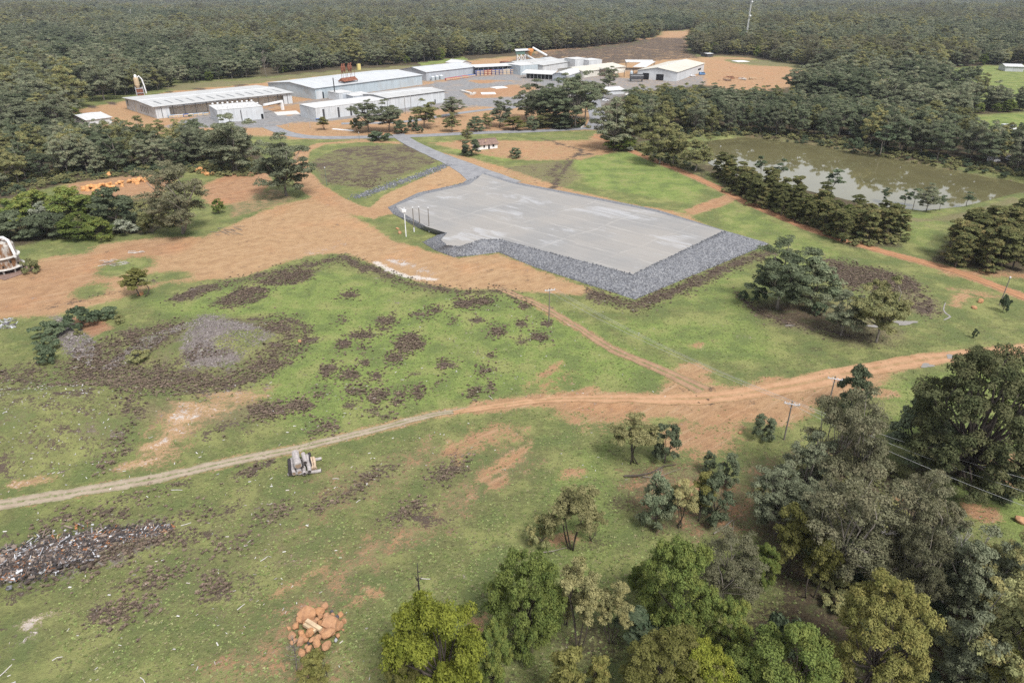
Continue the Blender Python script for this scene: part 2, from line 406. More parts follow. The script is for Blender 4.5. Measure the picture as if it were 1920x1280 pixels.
    region([(1310,310),(1380,308),(1700,405),(1690,465),(1600,468),(1470,412),(1370,366)], litter=.7, soft=4)
    region([(1740,490),(1800,415),(1980,375),(2200,420),(2200,560),(1920,520)], litter=.75, soft=4)
    region([(960,245),(960,205),(1010,140),(1120,140),(1115,215),(1100,240)], litter=.6, soft=5)
    region([(1400,960),(1460,860),(1600,800),(1680,880),(1800,1010),(1990,1090),(2100,1500),(1240,1500),(1300,1240),(1440,1130)], litter=.8, soft=6)
    for s in [(1100,1015,70,24,0),(1260,985,80,22,0),(1120,1200,90,60,0),(1230,890,60,20,.2),(860,1290,150,60,0),(1000,1180,70,40,0),(1800,880,120,40,0),(1360,920,40,16,0),(1100,1290,90,40,0),(1340,1290,120,60,0),(1180,940,60,30,0),(1250,880,90,16,0)]:
        spot(*s, litter=.55, soft=4)
    path([(0,378),(-200,395)], 8, litter=.6, soft=5)
    # --- grey mulch and chips of the old heap
    region([(345,690),(350,640),(372,592),(400,588),(450,608),(520,640),(470,665),(430,690)], mulch=.92, soft=7, cut=('scrub',)); spot(400, 668, 60, 9, -.1, scrub=.62, soft=3); spot(490, 622, 46, 12, .3, scrub=.6, soft=4); spot(300, 640, 60, 14, -.3, scrub=.58, soft=5); spot(200, 690, 90, 18, -.1, scrub=.56, soft=6)
    path([(195,685), (270,648), (330,622), (390,606)], 3.5, mulch=.72, pale=.2, soft=4); spot(450, 650, 42, 13, -.2, lush=.8, cut=('mulch', 'scrub'), soft=3); spot(290, 672, 60, 9, -.2, lush=.6, cut=('scrub',), soft=3)
    path([(105,600), (130,640), (170,670)], 7, mulch=.6, soft=4)
    region([(120,592),(200,600),(220,620),(175,640)], dirt=.9, red=.9, soft=2)
    path([(-20,1062), (80,1052), (180,1035), (270,1008)], 9, mulch=.75, scrub=.6, soft=3)
    # --- wet, whitish skin of dried puddles
    path([(705,492), (728,505), (760,518), (815,524)], 2.4, pale=1, soft=2)
    spot(770, 500, 50, 10, .25, pale=.45, gray=.4, soft=5); spot(600, 470, 60, 8, -.3, pale=.35, soft=5); spot(1320, 652, 10, 4, 0, pale=.5, soft=2)
    # --- mill ground beyond the pad
    region([(110,216),(150,205),(330,170),(620,140),(900,118),(960,150),(1120,165),(1128,245),(960,248),(640,256),(480,256),(330,254),(200,252),(120,240)], dirt=.82, red=.25, dry=.5, soft=6)
    region([(120,212),(170,200),(250,188),(330,168),(480,152),(620,136),(780,126),(880,113),(960,106),(1100,94),(1200,82),(1236,70),(1240,58),(1295,55),(1312,66),(1288,96),
            (1310,108),(1345,106),(1400,108),(1480,124),(1535,140),(1560,152),(1460,168),(1300,160),(1120,170),(900,150),(700,165),(520,190),(330,235),(210,232)], dirt=.82, red=.22, dry=.5, soft=10)
    region([(300,162),(480,148),(620,134),(780,122),(780,128),(620,141),(480,156),(330,170)], dry=.9, lush=.2, cut=('dirt',), soft=4)
    region([(985,114),(1060,96),(1180,84),(1230,68),(1290,72),(1284,96),(1320,106),(1200,113),(1100,121),(1000,122)], scrub=.86, soft=10)
    path([(1000,106), (1090,88), (1180,89), (1300,104)], 9, dirt=1, red=.5, soft=6, cut=('scrub',)); path([(1010,118), (1150,102), (1290,110)], 6, dirt=1, red=.5, soft=5, cut=('scrub',))
    region([(1240,100),(1300,98),(1318,107),(1260,108)], lush=.5, dry=.5, soft=6, cut=('scrub',))
    for k in range(5):
        path([(1030 + 14 * k, 116 - 5 * k), (1290, 96 - 2.2 * k)], 3.5, gray=.5, soft=4)
    region([(1318,112),(1400,112),(1480,126),(1535,140),(1420,178),(1330,160)], dirt=.9, red=.4, dry=.5, soft=6, cut=('scrub',))
    region([(1350,110),(1480,116),(1540,136),(1470,124),(1380,120)], dry=.8, lush=.4, cut=('dirt',), soft=5)
    path([(150,202), (250,186), (330,170), (480,157), (640,146)], 5, scrub=.9, soft=2); path([(150,206), (250,190), (330,174), (480,160), (640,149)], 3.5, scrub=.8, soft=2)
    region([(955,113),(1000,99),(1100,87),(1200,73),(1290,68),(1296,98),(1322,108),(1200,117),(1100,125),(960,127)], scrub=.74, soft=8)
    region([(1000,97),(1200,72),(1290,60),(1290,68),(1200,79),(1000,104)], dirt=.9, red=.35, soft=5)
    # yard surfacing
    region([(360,222),(480,205),(560,190),(680,172),(800,158),(890,146),(960,138),(1100,140),(1240,150),(1320,140),(1330,160),(1180,176),(1120,205),(1000,195),(840,205),(560,232),(400,238)], gray=.62, soft=8)
    region([(640,160),(800,140),(900,130),(1010,126),(1180,126),(1210,134),(1000,142),(880,146),(700,168)], gray=.5, soft=6)
    region([(300,240),(400,240),(500,240),(560,228),(600,230),(720,214),(845,194),(960,205),(1000,190),(960,150),(1060,148),(1120,152),(1150,165),(1120,200),(960,140),(880,146),(800,158),(840,176),
            (720,170),(560,200),(500,205),(380,215)], gray=.9, dirt=.25, red=.3, soft=6)
    region([(865,170),(960,160),(1010,165),(960,182),(880,184)], dirt=.9, red=.6, soft=4, cut=('gray',)); region([(870,150),(960,152),(900,157)], dirt=.8, red=.6, soft=5, cut=('gray',))
    region([(500,205),(560,196),(590,205),(540,218)], dirt=.6, red=.5, soft=4, cut=('gray',))
    region([(1795,218),(1990,206),(2100,312),(1930,298),(1850,272)], lush=.95, soft=8, cut=('litter',))
    # pond margin
    region([(1326,300),(1380,322),(1440,340),(1530,362),(1560,380),(1640,400),(1720,408),(1800,398),(1900,368),(1920,378),(1800,415),(1690,418),(1540,395),(1420,352),(1310,318)], lush=.5, dry=.9, soft=3)
    region([(1322,262),(1400,250),(1520,264),(1640,284),(1780,312),(1960,345),(1960,356),(1780,326),(1640,298),(1520,278),(1400,262),(1330,275)], litter=.5, dry=.8, dirt=.25, red=.5, soft=3)
    f = sstep(560, 900, y) * (1 - np.clip(ch['dirt'] + ch['scrub'] + ch['dry'] + ch['gray'] + (ch['lush'] > .6), 0, 1))
    ch['litter'] = np.maximum(ch['litter'], f)
    z = zt(x, y)
    nr, nc = len(dist), len(ph)
    i = np.arange(nr - 1)[:, None] * nc + np.arange(nc - 1)[None, :]
    q = np.stack([i, i + 1, i + nc + 1, i + nc], -1).reshape(-1, 4)[:, ::-1]
    M = ground_mat()
    me = mesh_np('ground', np.stack([x, y, z], 1), [q], [M], smooth=True)
    for nm, ks in (('soil', ('dirt', 'red', 'pale')), ('plants', ('scrub', 'lush', 'litter')), ('other', ('mulch', 'gray', 'dry'))):
        a = me.color_attributes.new(nm, 'FLOAT_COLOR', 'POINT')
        a.data.foreach_set('color', np.stack([*(ch[k] for k in ks), np.ones(n)], 1).astype(np.float32).ravel())
    g = link(bpy.data.objects.new('ground', me)); tag(g, 'rolling rough ground of green grass, orange soil and dead weeds', kind='structure')
    return x, y, z, ch

def ground_mat():
    M = Mat('ground_surface')
    s1 = M.sep(M.attr('soil')); s2 = M.sep(M.attr('plants')); s3 = M.sep(M.attr('other'))
    pos = M.pos()
    nb = M.noise(.045, 5, .6); nm = M.noise(.32, 5, .62); nf = M.noise(1.7, 6, .68); nv = M.noise(6.5, 3, .7)
    st = M.noise(.5, 5, .65, M.vmul(pos, (.35, 1.0, 1.0)))
    cen = lambda v, k: M.math('MULTIPLY', M.math('SUBTRACT', v, .5), k)
    warp = M.math('ADD', M.math('ADD', cen(nb, .7), cen(nm, 1.5)), M.math('ADD', cen(nf, 1.5), cen(nv, .7)))
    def mask(ch, amp=1.1, w=.11, mid=.5):
        return M.rng(M.math('ADD', ch, M.math('MULTIPLY', warp, amp)), mid - w, mid + w)
    # grass
    lush = M.rng(M.math('ADD', s2[1], M.math('MULTIPLY', M.math('SUBTRACT', nm, .5), 1.0)), .2, 1.0)
    g = M.mix(lush, (.155, .155, .066), (.195, .252, .07))
    g = M.mix(M.rng(nf, .42, .72), g, M.mix(lush, (.108, .108, .048), (.132, .178, .052)))
    g = M.mix(M.math('MULTIPLY', M.rng(st, .52, .75), .55), g, (.235, .275, .09))
    g = M.mix(M.math('MULTIPLY', M.rng(nv, .5, .72), .75), g, (.07, .08, .034)); n3 = M.noise(.95, 6, .75); g = M.mix(M.math('MULTIPLY', M.rng(n3, .52, .66), .6), g, (.085, .1, .04)); g = M.mix(M.math('MULTIPLY', M.rng(n3, .48, .34), .5), g, (.27, .285, .115))
    g = M.mix(M.math('MULTIPLY', M.rng(nb, .5, .72), .35), g, (.2, .2, .08))
    n12 = M.noise(.11, 4, .6); g = M.mix(M.math('MULTIPLY', M.rng(n12, .5, .63), .7), g, (.245, .25, .095)); g = M.mix(M.math('MULTIPLY', M.rng(n12, .5, .38), .65), g, (.11, .14, .052))
    dry = mask(s3[2], 1.0, .3, .62)
    g = M.mix(M.math('MULTIPLY', dry, .8), g, M.mix(M.rng(nf, .35, .7), (.215, .18, .105), (.125, .105, .058)))
    # leaf litter
    lit = M.mix(M.rng(nf, .3, .7), (.115, .082, .055), (.055, .043, .03)); lit = M.mix(M.rng(nm, .45, .7), lit, (.085, .09, .04))
    c = M.mix(mask(s2[2], .9, .2, .5), g, lit)
    # bare soil
    tan = M.mix(M.rng(nm, .3, .72), (.41, .275, .152), (.318, .2, .108)); redc = M.mix(M.rng(nm, .3, .72), (.335, .175, .1), (.255, .128, .075))
    so = M.mix(s1[1], tan, redc)
    vr = M.n('VectorRotate', rotation_type='Z_AXIS'); M.put(vr.inputs['Vector'], pos); vr.inputs['Angle'].default_value = R(-38); tr = M.noise(.8, 4, .6, M.vmul(vr.outputs[0], (.1, 1.3, 1.0)))
    so = M.mix(M.math('MULTIPLY', M.rng(tr, .5, .72), .45), so, (.47, .335, .22)); so = M.mix(M.math('MULTIPLY', M.rng(tr, .46, .3), .5), so, (.25, .155, .095))
    so = M.mix(M.math('MULTIPLY', M.rng(nf, .52, .8), .5), so, (.235, .13, .078))
    so = M.mix(M.math('MULTIPLY', M.rng(nb, .5, .75), .45), so, M.mix(1., so, (1.18, .92, .8), 'MULTIPLY'))
    c = M.mix(mask(s1[0], 1.0, .2), c, so)
    # surfaced yard
    gy = M.mix(M.rng(nm, .35, .7), (.25, .245, .245), (.17, .168, .172)); gy = M.mix(M.math('MULTIPLY', M.rng(nb, .5, .7), .35), gy, (.33, .25, .19))
    c = M.mix(mask(s3[1], .8, .2), c, gy)
    # mulch
    mu = M.mix(M.rng(nv, .35, .65), (.235, .2, .188), (.12, .1, .092)); mu = M.mix(M.rng(nf, .48, .68), mu, (.295, .26, .245))
    c = M.mix(mask(s3[0], 1.0, .15), c, mu)
    # dead weeds
    sc = M.mix(M.rng(nv, .3, .7), (.13, .095, .075), (.055, .042, .034)); sc = M.mix(M.rng(nf, .5, .78), sc, (.12, .095, .06))
    c = M.mix(mask(M.math('ADD', s2[0], M.math('MULTIPLY', M.math('SUBTRACT', n12, .5), 1.6)), 1.2, .14, .58), c, sc)
    # whitish crusts
    c = M.mix(M.math('MULTIPLY', mask(s1[2], 1.0, .2, .55), .8), c, (.58, .53, .49))
    # scattered pale flecks, a stick or a bone of wood here and there
    vd = M.voro(.55, M.vmul(pos, (1, 1.3, 1))); 
    c = M.mix(M.math('MULTIPLY', M.rng(vd, .0, .07, 1, 0), M.rng(nb, .44, .56)), c, (.5, .47, .42))
    h = M.math('ADD', M.math('MULTIPLY', nf, .55), M.math('ADD', M.math('MULTIPLY', nv, .22), M.math('MULTIPLY', nm, .8)))
    b = M.pbr(c, .95, 0, M.bump(h, 1.0, .8), .12)
    return b

# ------------------------------------------------------------------ laid sheets: roads, pad, water
def ribbon(name, px, width, mat, label, lift=.05, jit=.0, step=2.5, seed=1, kind='structure', across=5):
    rg = np.random.default_rng(seed)
    pts = [G(*p) for p in px]
    # resample with a smooth curve
    out = []
    n = len(pts)
    for i in range(n - 1):
        p0, p1, p2, p3 = pts[max(i - 1, 0)], pts[i], pts[i + 1], pts[min(i + 2, n - 1)]
        k = max(2, int((p2 - p1).length / step))
        for j in range(k):
            t = j / k
            out.append(.5 * (2 * p1 + (p2 - p0) * t + (2 * p0 - 5 * p1 + 4 * p2 - p3) * t * t + (3 * p1 - p0 - 3 * p2 + p3) * t ** 3))
    out.append(pts[-1])
    a = np.array([(p.x, p.y) for p in out]); d = np.gradient(a, axis=0); d /= np.linalg.norm(d, axis=1)[:, None] + 1e-9
    nn = np.stack([-d[:, 1], d[:, 0]], 1)
    wl = np.full(len(a), width / 2) if not hasattr(width, '__len__') else np.interp(np.linspace(0, 1, len(a)), np.linspace(0, 1, len(width)), np.array(width) / 2)
    jl = np.convolve(rg.normal(0, jit, len(a) + 2), [.25, .5, .25], 'valid'); jr = np.convolve(rg.normal(0, jit, len(a) + 2), [.25, .5, .25], 'valid')
    rows = []
    us = np.linspace(-1, 1, across)
    for u in us:
        off = np.where(u < 0, u * (wl + jl), u * (wl + jr)) if u else np.zeros(len(a))
        rows.append(a + nn * off[:, None])
    V = np.concatenate(rows); z = zt(V[:, 0], V[:, 1]) + lift
    m = len(a)
    i = (np.arange(across - 1)[:, None] * m + np.arange(m - 1)[None]).ravel()
    q = np.stack([i, i + 1, i + m + 1, i + m], 1)[:, ::-1]
    tint = np.zeros((len(V), 4)); tint[:, 0] = np.repeat(np.abs(us), m); tint[:, 1] = np.repeat(us * .5 + .5, m); tint[:, 3] = 1
    me = mesh_np(name, np.column_stack([V, z]), [q], [mat], tint=tint, smooth=True)
    o = link(bpy.data.objects.new(name, me)); return tag(o, label, kind=kind)

def road_mats():
    m = {}
    M = Mat('worn_asphalt'); nz = M.noise(.25, 5, .65); nf = M.noise(3, 4, .6)
    c = M.mix(M.rng(nz, .35, .7), (.235, .235, .245), (.165, .167, .178)); c = M.mix(M.math('MULTIPLY', M.rng(nf, .5, .7), .3), c, (.3, .28, .26))
    m['asphalt'] = M.pbr(c, .75, 0, M.bump(nf, .2, .05))
    def soil(nm, a, b, grass):
        M = Mat(nm); t = M.sep(M.attr('tint'))[0]
        nz = M.noise(.35, 5, .65); nf = M.noise(1.6, 6, .68); nv = M.noise(6, 3, .7)
        c = M.mix(M.rng(nz, .35, .7), a, b); c = M.mix(M.math('MULTIPLY', M.rng(nf, .5, .75), .5), c, tuple(q * .6 for q in b))
        rut = M.rng(M.math('ABSOLUTE', M.math('SUBTRACT', t, .45)), .0, .3, 1, 0)
        c = M.mix(M.math('MULTIPLY', rut, .35), c, tuple(min(q * 1.25, .6) for q in a))
        if grass:
            mid = M.math('MULTIPLY', M.rng(t, .04, .26, 1, 0), M.rng(M.math('ADD', nf, M.math('MULTIPLY', nz, .5)), .6, .85))
            edge = M.math('MULTIPLY', M.rng(t, .7, 1., 0, 1), M.rng(M.math('ADD', nv, nf), .85, 1.1))
            c = M.mix(M.math('MULTIPLY', M.math('MAXIMUM', mid, edge), grass), c, M.mix(M.rng(nf, .4, .7), (.15, .2, .06), (.1, .12, .05)))
        return M.pbr(c, .95, 0, M.bump(M.math('ADD', nf, M.math('MULTIPLY', nv, .3)), .6, .3), .1)
    m['red'] = soil('red_soil_track', (.35, .18, .1), (.275, .135, .075), .35)
    m['tan'] = soil('tan_soil_track', (.31, .255, .195), (.235, .185, .135), .9)
    m['orange'] = soil('orange_soil_track', (.385, .235, .14), (.3, .17, .095), .3)
    m['brown'] = soil('brown_soil_track', (.30, .19, .12), (.21, .13, .085), .8)
    M = Mat('compacted_gravel'); p = M.pos()
    rot = M.n('VectorRotate', rotation_type='Z_AXIS'); M.put(rot.inputs['Vector'], p); rot.inputs['Angle'].default_value = R(44); v = rot.outputs[0]
    st = M.noise(.35, 5, .65, M.vmul(v, (.14, 1.4, 1))); st2 = M.noise(.9, 3, .6, M.vmul(v, (.06, 1.5, 1))); nz = M.noise(.035, 4, .6); nf = M.noise(4, 3, .65); nm = M.noise(.11, 4, .6, M.vmul(v, (.5, 1, 1)))
    c = M.mix(M.rng(nz, .35, .65), (.285, .265, .243), (.232, .226, .22))
    c = M.mix(M.math('MULTIPLY', M.rng(st, .45, .7), .5), c, (.30, .287, .268)); c = M.mix(M.math('MULTIPLY', M.rng(st2, .5, .66), .3), c, (.19, .187, .185))
    bk = M.n('TexBrick'); wv = M.n('VectorMath', operation='ADD'); M.put(wv.inputs[0], v); wn = M.n('TexNoise'); M.put(wn.inputs['Vector'], p); wn.inputs['Scale'].default_value = .09; wn.inputs['Detail'].default_value = 4; M.put(wv.inputs[1], M.vmul(wn.outputs['Color'], (5, 5, 0))); M.put(bk.inputs['Vector'], wv.outputs[0]); bk.inputs['Scale'].default_value = .021; bk.inputs['Mortar Size'].default_value = .016; bk.offset = 0.0; bk.inputs['Mortar Smooth'].default_value = 1.0; bk.inputs['Bias'].default_value = 0; bk.inputs['Color1'].default_value = (.3, .3, .3, 1); bk.inputs['Color2'].default_value = (.8, .8, .8, 1)
    c = M.mix(M.math('MULTIPLY', bk.outputs['Fac'], M.rng(nm, .36, .62, .0, .6)), c, (.345, .33, .31)); c = M.mix(M.math('MULTIPLY', M.sep(bk.outputs['Color'])[0], .3), c, (.2, .198, .196))
    c = M.mix(M.math('MULTIPLY', M.rng(nf, .45, .8), .35), c, (.17, .165, .16))
    wet = M.math('MULTIPLY', M.rng(M.noise(.06, 5, .65, M.vmul(v, (.6, 1, 1)), .4), .54, .62), M.rng(st, .35, .6))
    c = M.mix(M.math('MULTIPLY', wet, .6), c, (.39, .39, .4))
    m['gravel'] = M.pbr(c, M.rng(wet, 0, 1, .9, .5), 0, M.bump(nf, .25, .08), .3)
    M = Mat('broken_rock'); p = M.pos()
    vc = M.voro(1.6, p, 'Color'); vd = M.voro(1.6, p, 'Distance')
    c = M.mix(M.sep(vc)[0], (.14, .145, .16), (.22, .222, .23)); c = M.mix(M.rng(vd, .4, .9), c, (.09, .09, .1))
    m['rock'] = M.pbr(c, .85, 0, M.bump(vd, -1, .5), .3)
    M = Mat('pond_water'); p = M.pos()
    nb = M.noise(.03, 4, .6); nz = M.noise(1.2, 3, .6, M.vmul(p, (1, .5, 1))); n2 = M.noise(.22, 3, .6)
    c = M.mix(M.rng(nb, .35, .7), (.135, .122, .06), (.11, .1, .05))
    b = M.bump(M.math('ADD', nz, M.math('MULTIPLY', n2, 1.5)), .025, .1)
    m['water'] = M.pbr(c, .03, 0, b, .65)
    M = Mat('muddy_puddle'); m['puddle'] = M.pbr((.2, .18, .155), .12, 0, None, .6)
    return m

def sheet(name, pts, mat, label, kind='structure'):
    me = bpy.data.meshes.new(name); me.from_pydata([tuple(p) for p in pts], [], [tuple(range(len(pts)))]); me.materials.append(mat)
    me.update()
    if me.polygons[0].normal.z < 0: me.flip_normals()
    o = link(bpy.data.objects.new(name, me)); return tag(o, label, kind=kind)

def build_sheets(m):
    ribbon('asphalt_road', [(505,238),(545,252),(600,258),(700,257),(800,254),(900,249),(1000,246),(1080,242),(1130,238)], [9, 9, 9, 9, 9, 8, 8], m['asphalt'], 'grey asphalt road crossing before the mill yard', .06)
    ribbon('asphalt_road', [(1118,244),(1124,225),(1116,205),(1112,185),(1100,165),(1080,155)], [17, 13, 10, 10, 12, 14], m['asphalt'], 'grey asphalt road leading up between the tall trees to the mill', .10, seed=4)
    ribbon('asphalt_road', [(640,232),(760,228),(850,214),(930,204),(985,200)], [7, 7, 7, 7], m['asphalt'], 'narrow grey lane between the orange verges before the sheds', .07, seed=3)
    ribbon('gravel_driveway', [(745,252),(770,268),(810,287),(860,308),(905,330),(935,346)], [9, 9, 9.5, 11, 16, 24], m['asphalt'], 'grey gravel driveway running down from the asphalt road to the pad', .09, .2)
    ribbon('dirt_road', [(1112,256),(1150,268),(1200,290),(1280,322),(1350,354),(1400,380),(1520,430),(1650,470),(1780,505),(1920,556),(2060,610)], 3.8, m['red'], 'red dirt road running past the pond plantation', .05, .28)
    ribbon('dirt_track', [(-200,975),(0,946),(150,922),(300,895),(450,862),(560,840),(700,806),(800,780),(880,768)], [3.3, 3.3, 3.1, 2.7, 2.3, 1.6], m['tan'], 'pale two-rut track with a grassy crown crossing the lower field', .05, .25, 1.2)
    ribbon('dirt_road', [(850,773),(1000,752),(1100,747),(1250,748),(1350,744),(1500,720),(1600,698),(1750,672),(1920,656),(2080,642)], [1.6, 2.4, 4, 5, 6, 5.5, 5, 4.5, 4.5], m['orange'], 'wide orange dirt road crossing the right half of the field', .055, .35, 1.5)
    ribbon('dirt_track', [(935,540),(1010,572),(1080,612),(1150,655),(1230,690),(1280,712),(1320,732)], [2.6, 2.8, 2.8, 3, 3.4, 5], m['brown'], 'brown wheel track running down from the tan clearing to the orange road', .05, .3, 1.5)
    # the raised pad and its rock batter
    Z = lambda y: float(np.interp(y, [330, 345, 380, 440, 520], [.25, .5, 1.3, 2.6, 3.8]))
    top = [(905,326),(960,344),(1100,371),(1225,396),(1357,433),(1187,514),(1010,468),(940,449),(902,449),(862,462),(838,460),(826,450),(838,437),(800,425),(752,398),(742,386),(800,363),(880,346),(893,336)]
    tv = [P(a, b, Z(b)) for a, b in top]
    sheet('gravel_pad', tv, m['gravel'], 'flat grey compacted gravel pad with whitish wheel streaks')
    inn = [(1357,433),(1187,514),(1010,468),(940,449),(902,449),(862,462),(838,460),(826,450),(838,437)]
    outr = [(1444,458),(1190,563),(1002,502),(935,474),(880,481),(850,483),(815,470),(792,455),(832,436)]
    V, F = [], []
    rg = np.random.default_rng(5)
    segs = []
    for i in range(len(inn) - 1):
        a0, a1 = P(*inn[i], Z(inn[i][1])), P(*inn[i + 1], Z(inn[i + 1][1])); b0, b1 = P(*outr[i], -.15), P(*outr[i + 1], -.15)
        segs.append((a0, a1, b0, b1))
    nv = 8
    for a0, a1, b0, b1 in segs:
        nu = max(2, int((a1 - a0).length / 1.2)); base = len(V)
        for i in range(nu + 1):
            for j in range(nv + 1):
                u, w = i / nu, j / nv
                p = a0.lerp(a1, u).lerp(b0.lerp(b1, u), w)
                V.append((p.x, p.y, p.z + (.25 if 0 < j < nv else .02)))
        for i in range(nu):
            for j in range(nv):
                k = base + i * (nv + 1) + j
                F.append((k, k + 1, k + nv + 2, k + nv + 1))
    me = bpy.data.meshes.new('rock_embankment'); me.from_pydata(V, [], F); me.materials.append(m['rock']); me.update()
    tag(link(bpy.data.objects.new('rock_embankment', me)), 'sloping bluish grey rock embankment round the pad', kind='structure')
    # back edges of the pad: low kerb of gravel on the right and left
    E = [(905,326),(960,344),(1100,371),(1225,396),(1357,433)]
    V, F = [], []
    for i, (a, b) in enumerate(E):
        p = P(a, b, Z(b)); q = P(a + 7, b - 3.2, -.05) if i < 4 else P(1444, 458, -.15)
        V += [tuple(p), tuple(q)]
    for i in range(len(E) - 1): F.append((2 * i, 2 * i + 1, 2 * i + 3, 2 * i + 2))
    Lf = [(838,437),(800,425),(752,398),(742,386),(800,363),(880,346),(893,336)]
    b0 = len(V)
    for a, b in Lf:
        p = P(a, b, Z(b)); q = P(a - 16, b + (3 if b > 380 else -2.2), -.08); V += [tuple(p), tuple(q)]
    for i in range(len(Lf) - 1): F.append((b0 + 2 * i, b0 + 2 * i + 1, b0 + 2 * i + 3, b0 + 2 * i + 2))
    me = bpy.data.meshes.new('pad_verge'); me.from_pydata(V, [], F); me.materials.append(m['rock']); me.update()
    tag(link(bpy.data.objects.new('pad_verge', me)), 'low soil verge along the back of the gravel pad', kind='structure')
    # rocks lying on the batter: nobody could count them
    vs, fs, tn = [], [], []
    ico = ico_rock(1)
    nb = 0
    blocks = []
    def rock(p, s):
        nonlocal nb
        c = RNG.uniform(.72, 1.05) ; w = RNG.random() < .1
        col = np.array([.33, .33, .33]) if w else np.array([.165, .171, .19]) * c
        M = rand_rot() * (s * RNG.uniform(.6, 1.25, 3))[None, :]
        vs.append(ico[0] @ M.T + np.array(p)); fs.append(ico[1] + nb); nb += len(ico[0])
        tn.append(np.tile([*col, 1], (len(ico[0]), 1)))
    for a0, a1, b0, b1 in segs:
        area = (a1 - a0).length * ((b0 - a0).length + (b1 - a1).length) / 2
        for _ in range(int(area * 5)):
            u, w = RNG.random(), RNG.random() * 1.0 + (abs(RNG.normal(0, .07)) if RNG.random() < .08 else 0)
            p = a0.lerp(a1, u).lerp(b0.lerp(b1, u), w)
            rock((p.x, p.y, p.z + .22), RNG.uniform(.09, .22))
    # drain of rocks below the north-west field, and the thin bank left of the driveway
    for pa, n, wd in (([(668,370),(720,352),(790,328),(838,309)], 1500, 3.4), ([(742,384),(800,361),(860,347),(890,338),(900,330)], 420, 1.4)):
        pp = [P(*q) for q in pa]; L = [(pp[i + 1] - pp[i]).length for i in range(len(pp) - 1)]
        for _ in range(n):
            i = int(RNG.choice(len(L), p=np.array(L) / sum(L))); q = pp[i].lerp(pp[i + 1], RNG.random())
            rock((q.x + RNG.normal(0, wd * .5), q.y + RNG.normal(0, wd * .5), .05), RNG.uniform(.18, .4))
    me = mesh_np('rubble', np.concatenate(vs), [np.concatenate(fs)], [tinted('rubble_rock', .85, .5)], tint=np.concatenate(tn))
    tag(link(bpy.data.objects.new('rubble', me)), 'broken blue-grey rock covering the embankment and the field drain', 'rubble', kind='stuff')
    # water
    sheet('pond_water', [P(a, b, -1.2) for a, b in grow_poly(POND_PX, 6)], m['water'], 'still brown-green water of the long farm pond')
    def blob(name, cx, cy, rx, ry, lab, mat, seed):
        rg = np.random.default_rng(seed); ps = []
        for i in range(28):
            t = i * 2 * math.pi / 28; k = 1 + .25 * math.sin(3 * t + seed) + rg.normal(0, .08)
            ps.append(P(cx + rx * k * math.cos(t), cy + ry * k * math.sin(t), .07))
        for p in ps: p.z = float(zt(p.x, p.y)) + .09
        sheet(name, ps, mat, lab)
    blob('puddle', 1738, 685, 12, 4, 'larger pale puddle on the orange road by the big right tree', m['puddle'], 1); blob('puddle', 1783, 668, 9, 4, 'smaller pale puddle on the orange road behind the big right tree', m['puddle'], 2)
    blob('puddle', 1697, 605, 20, 4, 'broad shallow pool beside the leaning gum tree', m['puddle'], 3); blob('puddle', 1640, 611, 14, 2.6, 'narrow shallow pool left of the leaning gum tree', m['puddle'], 4)
    blob('puddle', 1480, 610, 9, 1.6, 'small dark puddle in the curved ditch', m['puddle'], 7)
    ribbon('ditch_water', [(1773,568),(1769,580),(1774,588),(1782,594),(1770,600)], [.25, .4, .6, .4], m['puddle'], 'thin winding trickle of water in the grass on the right', .06, .1)

def grow_poly(pts, k):
    c = np.mean(np.array(pts), 0); return [(a + k * np.sign(a - c[0]) * .8, b + k * .5 * np.sign(b - c[1])) for a, b in pts]

def rand_rot():
    q = RNG.normal(size=4); q /= np.linalg.norm(q); w, x, y, z = q
    return np.array([[1 - 2 * (y * y + z * z), 2 * (x * y - z * w), 2 * (x * z + y * w)], [2 * (x * y + z * w), 1 - 2 * (x * x + z * z), 2 * (y * z - x * w)], [2 * (x * z - y * w), 2 * (y * z + x * w), 1 - 2 * (x * x + y * y)]])

def ico_rock(sub, jit=.16, seed=3):
    import bmesh
    bm = bmesh.new(); bmesh.ops.create_icosphere(bm, subdivisions=sub, radius=1)
    rg = np.random.default_rng(seed)
    v = np.array([p.co[:] for p in bm.verts]); v *= 1 + rg.normal(0, jit, (len(v), 1)); f = np.array([[q.index for q in p.verts] for p in bm.faces]); bm.free()
    return v, f
